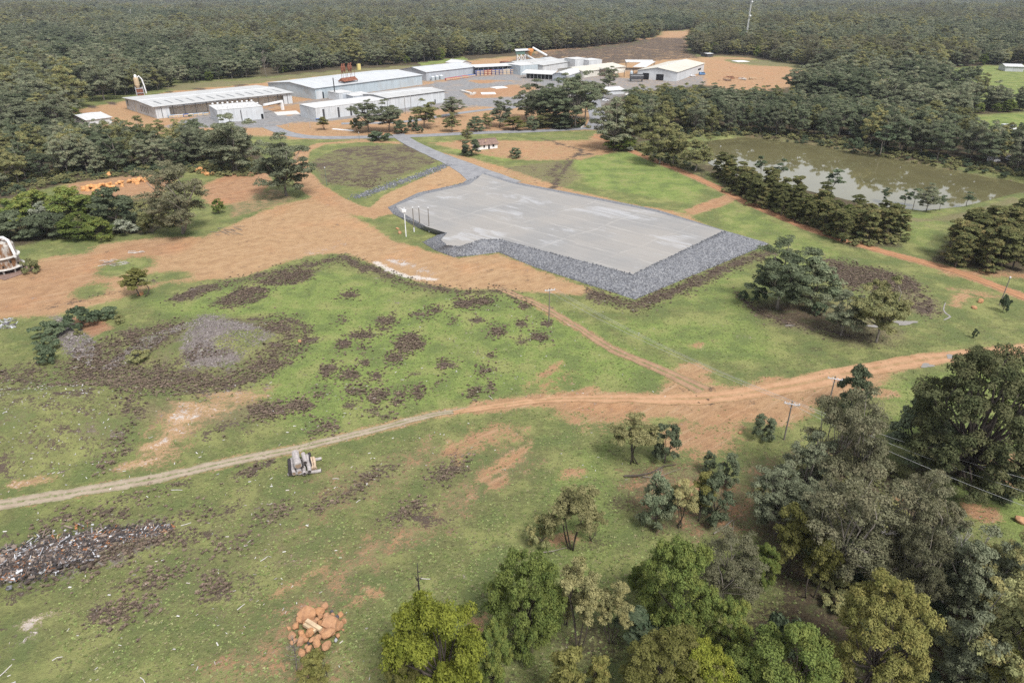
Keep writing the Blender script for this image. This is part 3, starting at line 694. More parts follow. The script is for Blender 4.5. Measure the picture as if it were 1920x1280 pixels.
# ------------------------------------------------------------------ trees
def leaf_cloud(cent, rad, npc, size, rg, flat=.75, up=.35, asp=.55, shell=.55, droop=0.):
    """leaf-sized faces scattered through every clump; returns verts, quads, tint"""
    C = np.repeat(cent, npc, 0); Rr = np.repeat(rad, npc)
    n = len(C)
    d = rg.normal(size=(n, 3)); d /= np.linalg.norm(d, axis=1)[:, None]
    d[:, 2] = np.where(d[:, 2] < -.3, -d[:, 2], d[:, 2])
    rr = Rr * (shell + (1 - shell) * rg.random(n) ** .6) * (1 + .12 * rg.normal(size=n))
    p = C + d * rr[:, None] * np.array([1, 1, flat])
    nrm = d * 1.1 + rg.normal(size=(n, 3)) * .45 + np.array([0, 0, up]); nrm /= np.linalg.norm(nrm, axis=1)[:, None]
    t = np.cross(nrm, rg.normal(size=(n, 3))); t[:, 2] -= droop; t -= nrm * (t * nrm).sum(1)[:, None]; t /= np.linalg.norm(t, axis=1)[:, None] + 1e-9
    b = np.cross(nrm, t)
    s = size * rg.uniform(.55, 1.5, n)
    a = (t * s[:, None]); c = (b * (s * asp * rg.uniform(.7, 1.3, n))[:, None])
    v = np.stack([p - a, p - a * .1 + c, p + a, p - a * .1 - c], 1).reshape(-1, 3)
    q = np.arange(4 * n).reshape(-1, 4)
    ct = np.repeat(rg.random(len(cent)), npc); co = np.repeat(rg.random(len(cent)), npc)
    br = np.clip(.55 * ct + .45 * rg.random(n) + .08 * rg.normal(size=n), 0, 1)
    odd = np.clip((co - .45) * 1.2 + .35 * rg.random(n), 0, 1)
    tint = np.repeat(np.stack([br, odd, br, np.ones(n)], 1), 4, 0)
    return v, q, tint

def envelope(rg, n, form, Rr, z0, z1):
    out = []
    while len(out) < n:
        d = rg.normal(size=3); d /= np.linalg.norm(d)
        if form == 'dome':
            if d[2] < -.62: continue
            k = rg.uniform(.72, .98); u = .5 + .5 * d[2]
            out.append((d[0] * Rr * k, d[1] * Rr * k, z0 + (z1 - z0) * (.38 + .62 * k * d[2] if d[2] > 0 else max(.06, .38 + .62 * d[2] * k))))
        elif form == 'cone':
            u = rg.random() ** .8; a = rg.uniform(0, 2 * math.pi); r = Rr * (1 - .75 * u) * rg.uniform(.55, 1)
            out.append((r * math.cos(a), r * math.sin(a), z0 + (z1 - z0) * u))
        elif form == 'open':
            k = rg.uniform(.35, 1.0)
            if d[2] < -.85: continue
            out.append((d[0] * Rr * k, d[1] * Rr * k, (z0 + z1) / 2 + (z1 - z0) / 2 * k * d[2]))
        else:
            u = rg.random(); a = rg.uniform(0, 2 * math.pi); r = Rr * math.sin(math.pi * (.12 + .8 * u)) * rg.uniform(.4, 1)
            out.append((r * math.cos(a), r * math.sin(a), z0 + (z1 - z0) * u))
    return np.array(out)

def bend(a, b, rg, k=.12, n=4):
    a, b = np.array(a, float), np.array(b, float); L = np.linalg.norm(b - a)
    o = rg.normal(size=3) * L * k
    return [a + (b - a) * t + o * math.sin(math.pi * t) for t in np.linspace(0, 1, n)]

def make_tree(name, seed, H, Rr, cb, form, masses, per, mr, cr, npc, size, lm, bm_, stems=1, tr=.3, flat=.75, droop=0., up=.35, limbs=1., asp=.55, shell=.55, lean=.3):
    rg = np.random.default_rng(seed)
    z0 = cb * H
    ms = envelope(rg, masses, form, Rr - mr * .6, z0 + mr * .4, H - mr * .75)
    if form != 'dome': ms[0] = (rg.normal() * .1 * Rr, rg.normal() * .1 * Rr, H - mr * .8)
    cent, rad = [], []
    for m in ms:
        for _ in range(per):
            d = rg.normal(size=3); d /= np.linalg.norm(d); d[2] = abs(d[2]) * .75 if rg.random() < .75 else d[2] * .5
            cent.append(m + d * mr * rg.uniform(.35, 1.) * np.array([1, 1, .72])); rad.append(cr * rg.uniform(.65, 1.25))
    cent = np.array(cent); rad = np.array(rad)
    cent[:, 2] = np.maximum(cent[:, 2], cr * .5)
    v, q, tint = leaf_cloud(cent, rad, npc, size, rg, flat, up, asp, shell, droop)
    crown = mesh_np(name + '_crown', v, [q], [lm], tint=tint)
    B = MB()
    bases = [(0, 0)] if stems == 1 else [(rg.normal() * .25, rg.normal() * .25) for _ in range(stems)]
    forks = []
    for k, (bx, by) in enumerate(bases):
        a = 2 * math.pi * k / stems + rg.random(); sp = (.32 * Rr if stems > 1 else lean * rg.random())
        top = np.array((bx + sp * math.cos(a), by + sp * math.sin(a), z0 + (H - z0) * (.22 if stems == 1 else .3)))
        pts = bend((bx, by, -.3), top, rg, .05, 5); r0 = tr / (stems ** .5)
        B.tube(pts, [r0 * 1.25, r0, r0 * .9, r0 * .75, r0 * .6], 7)
        forks.append((top, r0 * .6, pts))
    for i, m in enumerate(ms):
        if rg.random() > limbs: continue
        f = min(forks, key=lambda t: (t[0][0] - m[0]) ** 2 + (t[0][1] - m[1]) ** 2)
        st = f[0] if m[2] > f[0][2] + .5 else f[2][3]
        B.tube(bend(st, m, rg, .1, 4), [f[1] * .85, f[1] * .6, f[1] * .42, f[1] * .22], 5)
        for c in cent[i * per:(i + 1) * per][:4]:
            B.tube([m, (m + c) / 2 + rg.normal(size=3) * .15, c], [f[1] * .24, f[1] * .15, f[1] * .06], 4)
    trunk = B.mesh(name + '_trunk', bm_, True)
    h0 = float(np.percentile(v[:, 2], 99.7)); w0 = float(np.percentile(np.hypot(v[:, 0], v[:, 1]), 93)) * 2
    return dict(trunk=trunk, crown=crown, h=h0, w=w0)

def make_bare(name, seed, H, spread, nb, mat, tr=.16):
    rg = np.random.default_rng(seed); B = MB()
    top = np.array((rg.normal() * .1 * H, rg.normal() * .1 * H, H))
    main = bend((0, 0, -.2), top, rg, .05, 6); B.tube(main, np.linspace(tr, tr * .25, 6), 6)
    Bb = MB()
    for _ in range(nb):
        t = rg.uniform(.3, .98); i = min(int(t * 5), 4); p = main[i] + (main[i + 1] - main[i]) * (t * 5 - i)
        a = rg.uniform(0, 6.28); L = spread * (1.2 - t) * rg.uniform(.5, 1.2) + .2 * H * .3
        e = p + np.array((math.cos(a), math.sin(a), rg.uniform(.3, 1.2))) * L
        br = bend(p, e, rg, .12, 4); B_ = Bb; B_.tube(br, [tr * .4, tr * .3, tr * .2, tr * .07], 5)
        for _ in range(3):
            q = br[2] + rg.normal(size=3) * .1; B_.tube([q, q + np.array((math.cos(a + rg.normal()), math.sin(a + rg.normal()), rg.uniform(.1, 1))) * L * .5], [tr * .16, tr * .04], 4)
    return dict(trunk=B.mesh(name + '_trunk', mat, True), crown=Bb.mesh(name + '_branches', mat, True), h=H, w=spread * 2, bare=True)

PROTO = {}
def build_protos():
    bark = simple('grey_bark', (.20, .175, .15), .9, var=.4, scale=1.2); dbark = simple('dark_bark', (.075, .06, .05), .9, var=.4, scale=1.2)
    pale = simple('bleached_wood', (.47, .44, .41), .85, var=.25, scale=2); burnt = simple('burnt_wood', (.05, .043, .04), .9, var=.4, scale=2)
    L = dict(
        gum=leafmat('gum_leaves', (.11, .126, .076), (.275, .298, .19), (.265, .245, .155)),
        olive=leafmat('olive_leaves', (.11, .12, .053), (.3, .3, .14), (.295, .25, .105)),
        green=leafmat('green_leaves', (.065, .095, .028), (.19, .235, .068), (.22, .22, .06)),
        lime=leafmat('yellow_green_leaves', (.1, .125, .022), (.31, .335, .06), (.34, .31, .06)),
        gold=leafmat('golden_leaves', (.1, .105, .03), (.25, .24, .085), (.28, .235, .08)),
        cream=leafmat('cream_tipped_leaves', (.1, .105, .045), (.38, .35, .17), (.36, .31, .13)),
        dark=leafmat('dark_leaves', (.07, .09, .053), (.19, .222, .132), (.195, .2, .12)), deep=leafmat('deep_green_leaves', (.04, .05, .024), (.115, .125, .06), (.125, .12, .06)),
        pine=leafmat('plantation_leaves', (.065, .078, .034), (.19, .195, .08), (.22, .165, .075)),
        grey=leafmat('grey_leaves', (.085, .088, .048), (.225, .22, .135), (.21, .18, .115)),
        blue=leafmat('blue_green_leaves', (.05, .075, .042), (.14, .175, .105), (.13, .15, .085)),
        white=leafmat('white_flowered_leaves', (.12, .14, .085), (.46, .47, .38), (.32, .34, .22)))
    D = lambda k, *a, **kw: PROTO.setdefault(k, []).append(make_tree(k, *a, **kw))
    for s in range(6):
        D('gum', 20 + s, 16, 6.3 + .4 * (s % 3), .04, 'open', 46 + s % 3, 6, 1.6, .78, 104, .16, L['gum'], bark, tr=.24, droop=.5)
    for s in range(4):
        D('olive', 40 + s, 15, 6.0, .03, 'open', 46, 6, 1.5, .74, 104, .155, L['olive'], bark, tr=.23, droop=.3)
    for s in range(4):
        D('bluegum', 140 + s, 18, 6.2, .04, 'open', 48, 6, 1.6, .78, 104, .16, L['dark'], bark, tr=.25, droop=.4)
    for s in range(3):
        D('dense', 60 + s, 9, 4.4, .0, 'dome', 84, 6, .95, .52, 104, .098, L['green'], dbark, tr=.2, up=.5, limbs=.25, flat=.9)
        D('lime', 70 + s, 9, 4.4, .0, 'dome', 84, 6, .95, .52, 104, .098, L['lime'], dbark, tr=.2, up=.5, limbs=.25, flat=.9)
    for s in range(2):
        D('gold', 75 + s, 11, 4.6, .0, 'dome', 90, 6, .95, .52, 104, .095, L['gold'], dbark, tr=.2, up=.6, limbs=.25, flat=.9)
        D('big', 78 + s, 20, 9.5, .02, 'dome', 120, 6, 1.7, .85, 116, .15, L['deep'], dbark, tr=.5, up=.4, limbs=.5, flat=.85)
    for s in range(3):
        D('wattle', 80 + s, 8, 2.8, .34, 'open', 20, 6, .78, .42, 104, .088, L['cream'], dbark, stems=4, tr=.14, up=.6)
        D('oliwattle', 90 + s, 7, 2.4, .2, 'open', 20, 6, .78, .42, 74, .115, L['gold'], dbark, stems=2, tr=.12, up=.5)
    for s in range(3):
        D('dark', 100 + s, 6, 2.4, .0, 'dome', 34, 5, .7, .42, 74, .115, L['dark'], dbark, tr=.14, limbs=.3, flat=.9)
        D('green', 110 + s, 5, 2.5, .0, 'dome', 30, 5, .7, .42, 74, .115, L['green'], dbark, tr=.12, limbs=.3, flat=.9)
    for s in range(4):
        D('plantation', 120 + s, 9, 2.5, .02, 'cone', 24, 5, .9, .5, 80, .145, L['pine'], dbark, tr=.14, limbs=.3, droop=-.4, up=.7)
    for s in range(3):
        D('grey', 130 + s, 14, 6.0, .03, 'open', 52, 6, 1.45, .72, 112, .108, L['grey'], bark, stems=2, tr=.26, droop=.6, shell=.3)
        D('thin', 150 + s, 8, 2.0, .3, 'open', 9, 4, .75, .45, 34, .19, L['blue'], bark, tr=.09, droop=.7, shell=.3)
    for s in range(3):
        D('shrub', 160 + s, 2.2, 1.7, .0, 'dome', 16, 4, .5, .34, 46, .12, L['olive'], dbark, tr=.07, limbs=.3)
        D('blueshrub', 165 + s, 2.2, 1.7, .0, 'dome', 16, 4, .5, .34, 46, .12, L['blue'], dbark, tr=.07, limbs=.3)
    D('whiteshrub', 170, 3.0, 2.2, .0, 'dome', 20, 4, .6, .4, 50, .14, L['white'], dbark, tr=.08, limbs=.3)
    for s in range(2):
        PROTO.setdefault('bare', []).append(make_bare('bare', 180 + s, 7, 2.2, 12, pale))
        PROTO.setdefault('burnt', []).append(make_bare('burnt', 185 + s, 4, .5, 7, burnt, .14))
        PROTO.setdefault('twiggy', []).append(make_bare('twiggy', 190 + s, 6, 1.6, 26, bark, .13))
    return L, dict(bark=bark, dbark=dbark, pale=pale, burnt=burnt)

KINDNAME = dict(gum=('gum_tree', 'tree'), olive=('gum_tree', 'tree'), bluegum=('gum_tree', 'tree'), dense=('leafy_tree', 'tree'), lime=('leafy_tree', 'tree'), gold=('leafy_tree', 'tree'), big=('spreading_tree', 'tree'),
                wattle=('wattle_tree', 'tree'), oliwattle=('wattle_tree', 'tree'), dark=('bushy_tree', 'tree'), green=('bushy_tree', 'tree'), plantation=('plantation_tree', 'tree'),
                grey=('gum_tree', 'tree'), thin=('sapling_tree', 'tree'), shrub=('shrub', 'shrub'), blueshrub=('shrub', 'shrub'), whiteshrub=('shrub', 'shrub'),
                bare=('dead_tree', 'tree'), burnt=('dead_tree', 'tree'), twiggy=('dead_tree', 'tree'))
COUNT = {}
def put_tree(kind, loc, h, w, label, group=None, rz=None, var=None):
    pr = PROTO[kind]; k = COUNT.get(kind, 0); COUNT[kind] = k + 1
    p = pr[(k if var is None else var) % len(pr)]
    nm, cat = KINDNAME[kind]
    t = thing(nm, label, cat, loc, random.uniform(0, 6.28) if rz is None else rz, group)
    sx = w / p['w'] * random.uniform(.97, 1.03); t.scale = (sx, sx * random.uniform(.95, 1.05), h / p['h'])
    part('trunk' if nm != 'shrub' else 'stem', p['trunk'], t)
    part('branches' if p.get('bare') else ('crown' if nm != 'shrub' else 'foliage'), p['crown'], t)
    return t

def tree_px(kind, bx, by, ty, wpx, label, group=None, var=None, z=None):
    b = G(bx, by); h = max(.6, hgt(b, ty)); s = depth(bx, by) / FPX
    return put_tree(kind, b, h, wpx * s * (1.17 if by < 262 and KINDNAME[kind][1] == 'tree' else 1), label, group, var=var)

# --- every tree one can point to: kind, base x, base y, top y, width, label
SINGLES = [
 ('grey',337,440,303,112,'large drooping grey-green gum at the left edge of the tan clearing'),
 ('gum',537,368,250,104,'broad gum tree leaning over the orange track below the left wood'),
 ('gum',443,322,213,96,'big spreading gum tree just left of the road, in front of the small vented block'),
 ('oliwattle',262,556,505,50,'small round-topped yellow-green tree alone on the tan soil with orange rock'),
 ('green',411,400,373,21,'small round green bush on the reddish clearing'),
 ('shrub',60,512,486,30,'small green bush beside the rusty furnace'),
 ('dark',222,428,350,72,'dark green bushy tree left of the large grey-green gum'),
 ('green',135,408,352,72,'green rounded bushy tree below the orange boulder heap'),
 ('green',176,404,362,46,'small green tree between two rounded bushy trees on the left'),
 ('whiteshrub',234,440,413,44,'pale flowering shrub at the grassy edge left of the clearing'),
 ('whiteshrub',88,416,380,46,'whitish flowering shrub on the far left below the wood'),
 ('dark',35,446,395,80,'low dark thicket bush on the left edge behind the furnace'),
 ('dark',95,446,400,70,'low dark thicket bush right of the rusty furnace'),
 ('green',150,445,402,70,'low green thicket bush above the grass strip'),
 ('green',190,450,410,50,'low green bush beside the whitish flowering shrub'),
 ('shrub',290,438,398,50,'green bush at the foot of the large grey-green gum'),
 ('green',20,420,372,70,'leafy green bush at the left frame edge'),
 ('green',70,404,356,60,'tall green bush under the left wood near heaped grey branches'),
 ('blueshrub',155,612,578,58,'larger dark green shrub above the grey rubbish slope'),
 ('blueshrub',201,596,577,36,'dark green shrub beside the red earth bank'),
 ('shrub',226,606,591,18,'small yellow-green shrub right of the red earth bank'),
 ('blueshrub',92,632,606,54,'middle dark green shrub on the grey rubbish slope'),
 ('blueshrub',90,655,632,44,'dark green shrub low on the rubbish slope'),
 ('blueshrub',90,680,654,34,'lowest dark green shrub of the rubbish slope'),
 ('shrub',148,628,616,14,'tiny yellow-green shrub under the larger slope shrub'),
 ('shrub',260,676,658,38,'low yellow-green shrub among the dead weeds'),
 ('bluegum',1457,580,444,106,'tallest gum with pale trunk beside the rock embankment'),
 ('dark',1516,572,487,90,'dark bushy tree touching the tallest gum on the right'),
 ('gum',1576,630,545,74,'medium grey-green gum between the dark bush and the leaning gum'),
 ('olive',1642,642,519,98,'leaning gum with pale forked trunk near the shallow pools'),
 ('blueshrub',1422,566,540,30,'shrub left of the tallest gum trunk'),
 ('blueshrub',1392,562,545,18,'small shrub at the edge of the curved ditch'),
 ('blueshrub',1534,590,566,24,'shrub under the dark bushy tree by the ditch'),
 ('dark',1592,772,684,58,'round dark evergreen standing on the orange road junction'),
 ('dark',1428,824,779,38,'round dark bush alone left of the near power pole'),
 ('dark',1327,887,847,26,'smaller of the two dark columnar bushes in the right grove'),
 ('dark',1360,912,849,38,'larger of the two dark columnar bushes in the right grove'),
 ('wattle',1188,868,777,82,'cream-tipped wattle with open stems above the fallen branch'),
 ('dark',1246,868,794,46,'dark narrow tree right of the cream-tipped wattle by the fallen branch'),
 ('wattle',1077,1030,912,84,'open cream-tipped wattle standing alone in the green grass'),
 ('wattle',1108,1012,950,48,'short cream-tipped wattle half behind the lone open wattle'),
 ('shrub',1018,1022,974,58,'olive shrub leaning beside the lone open wattle'),
 ('dark',1228,988,893,64,'dark rounded tree at the left end of the middle grove'),
 ('wattle',1272,988,899,62,'cream-tipped wattle in the centre of the middle grove'),
 ('oliwattle',1310,975,890,44,'yellow-green wattle right of centre in the middle grove'),
 ('dark',1334,978,888,62,'dark rounded tree at the right end of the middle grove'),
 ('big',1800,905,663,222,'huge dark spreading tree at the right edge of the picture'),
 ('dark',1712,868,762,92,'dark lower crown attached left of the huge spreading tree'),
 ('dark',1868,925,872,70,'dark bush at the foot of the huge spreading tree'),
 ('shrub',1815,905,868,50,'greyish bush beneath the huge spreading tree'),
 ('grey',1560,950,726,140,'tall thin-leaved grey gum behind the near power pole'),
 ('gum',1455,1000,872,105,'dark grey gum at the left front of the big right wood'),
 ('gum',1500,960,820,90,'shaded gum between the power pole and the big right wood'),
 ('grey',1572,1095,872,165,'broad grey-crowned gum in the middle of the big right wood'),
 ('grey',1690,1090,888,120,'pale grey gum right of the broad grey-crowned gum'),
 ('grey',1690,1145,985,105,'grey gum over the black forked trunk in the right wood'),
 ('oliwattle',1472,1078,952,74,'upright yellow-green wattle below the dark grey gum'),
 ('oliwattle',1522,1118,1010,58,'yellow-green wattle with dark stems beside the upright one'),
 ('bare',1627,1090,985,78,'bleached bare branching tree in the middle of the right wood'),
 ('bare',1765,1130,1002,40,'bleached snag with a curved top in the right wood'),
 ('bare',1830,1060,1000,26,'short white snag near the power wires'),
 ('gum',1790,1150,985,120,'shaded gum left of centre in the lower right wood'),
 ('olive',1870,1170,1005,130,'olive gum at the right edge of the lower right wood'),
 ('gum',1748,1090,960,76,'small gum under the power wires'),
 ('olive',1930,1120,990,100,'olive gum cut by the right frame edge below the wires'),
 ('gold',1618,1292,1088,150,'large golden-green domed tree near the bottom right'),
 ('olive',1860,1320,1105,170,'olive gum with grey limbs in the bottom right corner'),
 ('gold',1880,1350,1200,110,'golden bush in the extreme bottom right corner'),
 ('gum',1790,1310,1150,110,'grey-green gum left of the corner gum at bottom right'),
 ('dense',1460,1345,1182,150,'broad dark green tree at the bottom below the golden dome'),
 ('blueshrub',1452,1235,1152,70,'feathery green-tipped shrub rising from the broad dark green tree'),
 ('dense',1358,1232,1130,74,'dark leafy tree right of the bright round tree at the bottom'),
 ('dense',1375,1345,1238,100,'low dark green tree at the bottom edge'),
 ('gold',1245,1350,1200,165,'cream-gold spreading tree on the bottom edge'),
 ('lime',1300,1350,1215,110,'yellow-green tree behind the cream-gold tree on the bottom edge'),
 ('grey',1352,1125,1008,128,'pale grey twiggy tree left of the bluish bush'),
 ('dense',1425,1096,1022,52,'bluish green bush beside the pale grey twiggy tree'),
 ('dense',1262,1190,1028,128,'bright green round tree right of the grass gap'),
 ('green',1202,1112,1058,48,'small olive bush attached left of the bright green round tree'),
 ('wattle',1078,1215,1052,76,'tall creamy wattle with bare lower stems near the bottom'),
 ('wattle',1145,1205,1098,70,'creamy wattle with forked black stems near the bottom'),
 ('wattle',1062,1170,1100,60,'creamy wattle squeezed between the dense green tree and forked wattle'),
 ('dense',985,1205,1046,124,'dense dark green tree left of the creamy wattles'),
 ('lime',825,1320,1124,166,'large bright yellow-green tree at the bottom'),
 ('dense',926,1290,1165,62,'dark green tree touching the large yellow-green tree on its right'),
 ('gold',765,1345,1228,70,'cream-green bush in front of the large yellow-green tree'),
 ('lime',850,1345,1250,70,'low yellow-green bush at the foot of the large yellow-green tree'),
 ('oliwattle',1065,1345,1218,70,'yellow-green bush right of the path at the bottom edge'),
 ('oliwattle',1120,1330,1226,46,'narrow yellow-green bush on the bottom edge by the cream-gold tree'),
 ('oliwattle',600,1298,1226,52,'small straggly yellow-green bush below the boulder heap'),
 ('thin',1192,1215,1148,72,'thin grey-green shrub between the forked wattle and the bright tree'),
 ('burnt',787,1112,1048,16,'burnt black stump standing in the grass above the yellow-green tree'),
 ('twiggy',556,1256,1192,36,'leafless grey sapling in front of the boulder heap'),
 ('twiggy',1232,940,880,30,'leafless twig tree by the middle grove'),
 # beside the asphalt road
 ('gum',692,247,187,48,'leftmost large roadside gum before the white kiln block'),
 ('gum',731,247,186,44,'second roadside gum beside the two bare poles'),
 ('olive',796,240,185,44,'roadside gum right of the two bare poles'),
 ('gum',849,220,181,36,'rounded gum standing apart before the long low shed'),
 ('gum',937,238,183,40,'dense rounded gum left of the tall tree clump'),
 ('oliwattle',608,244,219,18,'young thin tree beside the lamp post'),
 ('olive',848,247,211,26,'olive small tree between the roadside gums'),
 ('dark',752,250,225,22,'dark rounded bush under the roadside gums'),
 ('dark',775,246,218,15,'narrow dark bush under the roadside gums'),
 ('blueshrub',788,250,236,12,'small round bush right of the narrow dark bush'),
 ('shrub',668,246,222,20,'low shrub at the foot of the leftmost roadside gum'),
 ('blueshrub',712,263,246,42,'bluish cypress shrubs clump at the road edge'),
 ('dark',893,246,218,26,'dark shrubby tree left of the small brown-roofed house'),
 ('olive',912,242,212,18,'spindly tree behind the brown-roofed house'),
 ('oliwattle',966,244,218,34,'yellowish flat-topped tree beyond the brown-roofed house'),
 ('dark',998,244,217,19,'dark columnar bush right of the yellowish flat-topped tree'),
 ('olive',876,266,238,22,'slim light-crowned tree left of the brown-roofed house'),
 ('dark',884,292,262,36,'dark round bush in front of the brown-roofed house'),
 ('dark',967,296,277,23,'grey-green round bush on the grass right of the house'),
 ('gum',988,222,158,38,'slender gum at the left end of the tall tree clump'),
 ('gum',1012,232,150,62,'tall gum on the left side of the central clump'),
 ('bluegum',1040,238,147,62,'tall dark gum in the middle of the central clump'),
 ('gum',1064,226,138,62,'tall gum at the back of the central clump'),
 ('bluegum',1080,240,140,58,'tall dark gum with white trunk on the right of the central clump'),
 ('gum',1096,226,133,50,'tall gum leaning towards the mill road'),
 ('olive',1022,240,206,38,'low bush-like gum at the foot of the central clump'),
 ('dark',1052,240,214,40,'dark undergrowth bush at the foot of the central clump'),
 ('gum',1140,168,124,32,'grey-green gum before the curved-roof mill shed'),
 ('olive',1125,185,158,34,'brownish-green gum beside the mill office'),
 ('gum',1152,282,184,78,'spreading gum right of the mill road junction'),
 ('olive',1178,278,178,64,'rounded gum behind the spreading junction gum'),
 ('dense',1162,280,250,60,'dark green understorey bush at the red road fork'),
 ('whiteshrub',1176,284,272,22,'pale shrub at the edge of the red road'),
 ('olive',1236,308,219,70,'first olive gum of the trio beside the red road'),
 ('olive',1262,308,238,56,'middle olive gum of the trio beside the red road'),
 ('olive',1302,322,246,62,'olive gum of the trio nearest the pond'),
 ('bluegum',1196,222,165,60,'dark gum at the left end of the pond wood'),
 ('thin',1422,338,292,28,'thin-stemmed sapling with round top at the near pond bank'),
 ('thin',1462,340,298,26,'thin grey sapling right of the round-topped sapling by the pond'),
 ('thin',1560,368,318,34,'taller grey sapling at the near bank of the pond'),
 ('thin',1655,386,352,24,'slender sapling left of the waterside sapling group'),
 ('thin',1692,390,356,20,'first slender sapling of the waterside group'),
 ('thin',1712,392,354,24,'second sapling of the waterside group'),
 ('gum',1736,396,344,42,'fullest small gum of the waterside group'),
 ('thin',1762,394,366,24,'low sapling right of the fullest waterside gum'),
 ('thin',1812,386,360,22,'lone sapling near the right end of the pond'),
 ('thin',1650,292,236,34,'bluish sapling standing on the far pond bank'),
 ('blueshrub',1600,284,258,26,'small pale tree on the far pond bank'),
 ('blueshrub',1880,585,553,20,'pale bush beside the leaning right-hand pole'),
 ('blueshrub',1826,634,616,10,'tiny spiky bush in the right-hand grass'),
 ('dark',500,144,98,14,'tall pale bare poplar behind the long open shed'),
 ('olive',1896,86,0,0,'') ,
]
WOODS = [  # polygon of trunk bases (px), spacing m, kinds, height range, label stem
 ([(-30,268),(60,252),(130,250),(200,266),(300,276),(400,276),(470,286),(500,300),(480,326),(345,318),(200,326),(120,338),(0,366),(-60,366)], 11.5, ('gum','gum','bluegum','olive'), (14,20), 'left wood below the sheds', 70),
 ([(1190,255),(1225,258),(1320,252),(1400,248),(1520,262),(1640,282),(1780,308),(1930,332),(1990,345),(1990,314),(1930,302),(1850,280),(1790,244),(1700,226),(1560,205),(1460,197),(1330,193),(1230,196),(1180,206)], 12.5, ('bluegum','bluegum','olive','gum'), (22,30), 'wood behind the pond', 84),
 ([(1342,330),(1384,342),(1500,384),(1600,405),(1690,442),(1682,460),(1600,464),(1500,424),(1420,392),(1368,364)], 6.0, ('plantation',), (9,12.5), 'belt by the near pond bank', 46),
 ([(1752,494),(1800,460),(1925,428),(1990,424),(2010,512),(1925,520),(1830,510)], 6.2, ('plantation',), (10,14), 'plantation on the right edge', 40),
]
FOREST_EDGE = [(-900,272),(0,268),(60,252),(130,246),(150,232),(132,212),(156,196),(250,181),(330,161),(420,149),(480,144),(620,128),(700,125),(780,118),(880,106),(960,100),(1100,90),(1200,78),(1232,68),(1240,58),(1295,55),(1312,66),(1288,94),
               (1310,104),(1345,102),(1400,104),(1480,120),(1535,136),(1548,152),(1520,172),(1480,186),(1560,206),(1700,226),(1840,240),(2000,250),(2800,262)]
CLEARINGS = [[(1742,128),(1960,118),(1990,200),(1850,192),(1780,168)], [(1800,216),(1990,206),(2100,310),(1930,296),(1855,270)], [(134,92),(170,92),(176,101),(140,103)], [(345,103),(390,103),(392,122),(340,122)], [(480,128),(520,128),(520,146),(480,146)]]

def jgrid(poly_w, sp, rg):
    x0, y0 = poly_w.min(0); x1, y1 = poly_w.max(0)
    gx, gy = np.meshgrid(np.arange(x0, x1, sp), np.arange(y0, y1, sp))
    x = gx.ravel() + rg.uniform(-.42, .42, gx.size) * sp; y = gy.ravel() + rg.uniform(-.42, .42, gx.size) * sp
    k = inside(x, y, poly_w); return x[k], y[k]

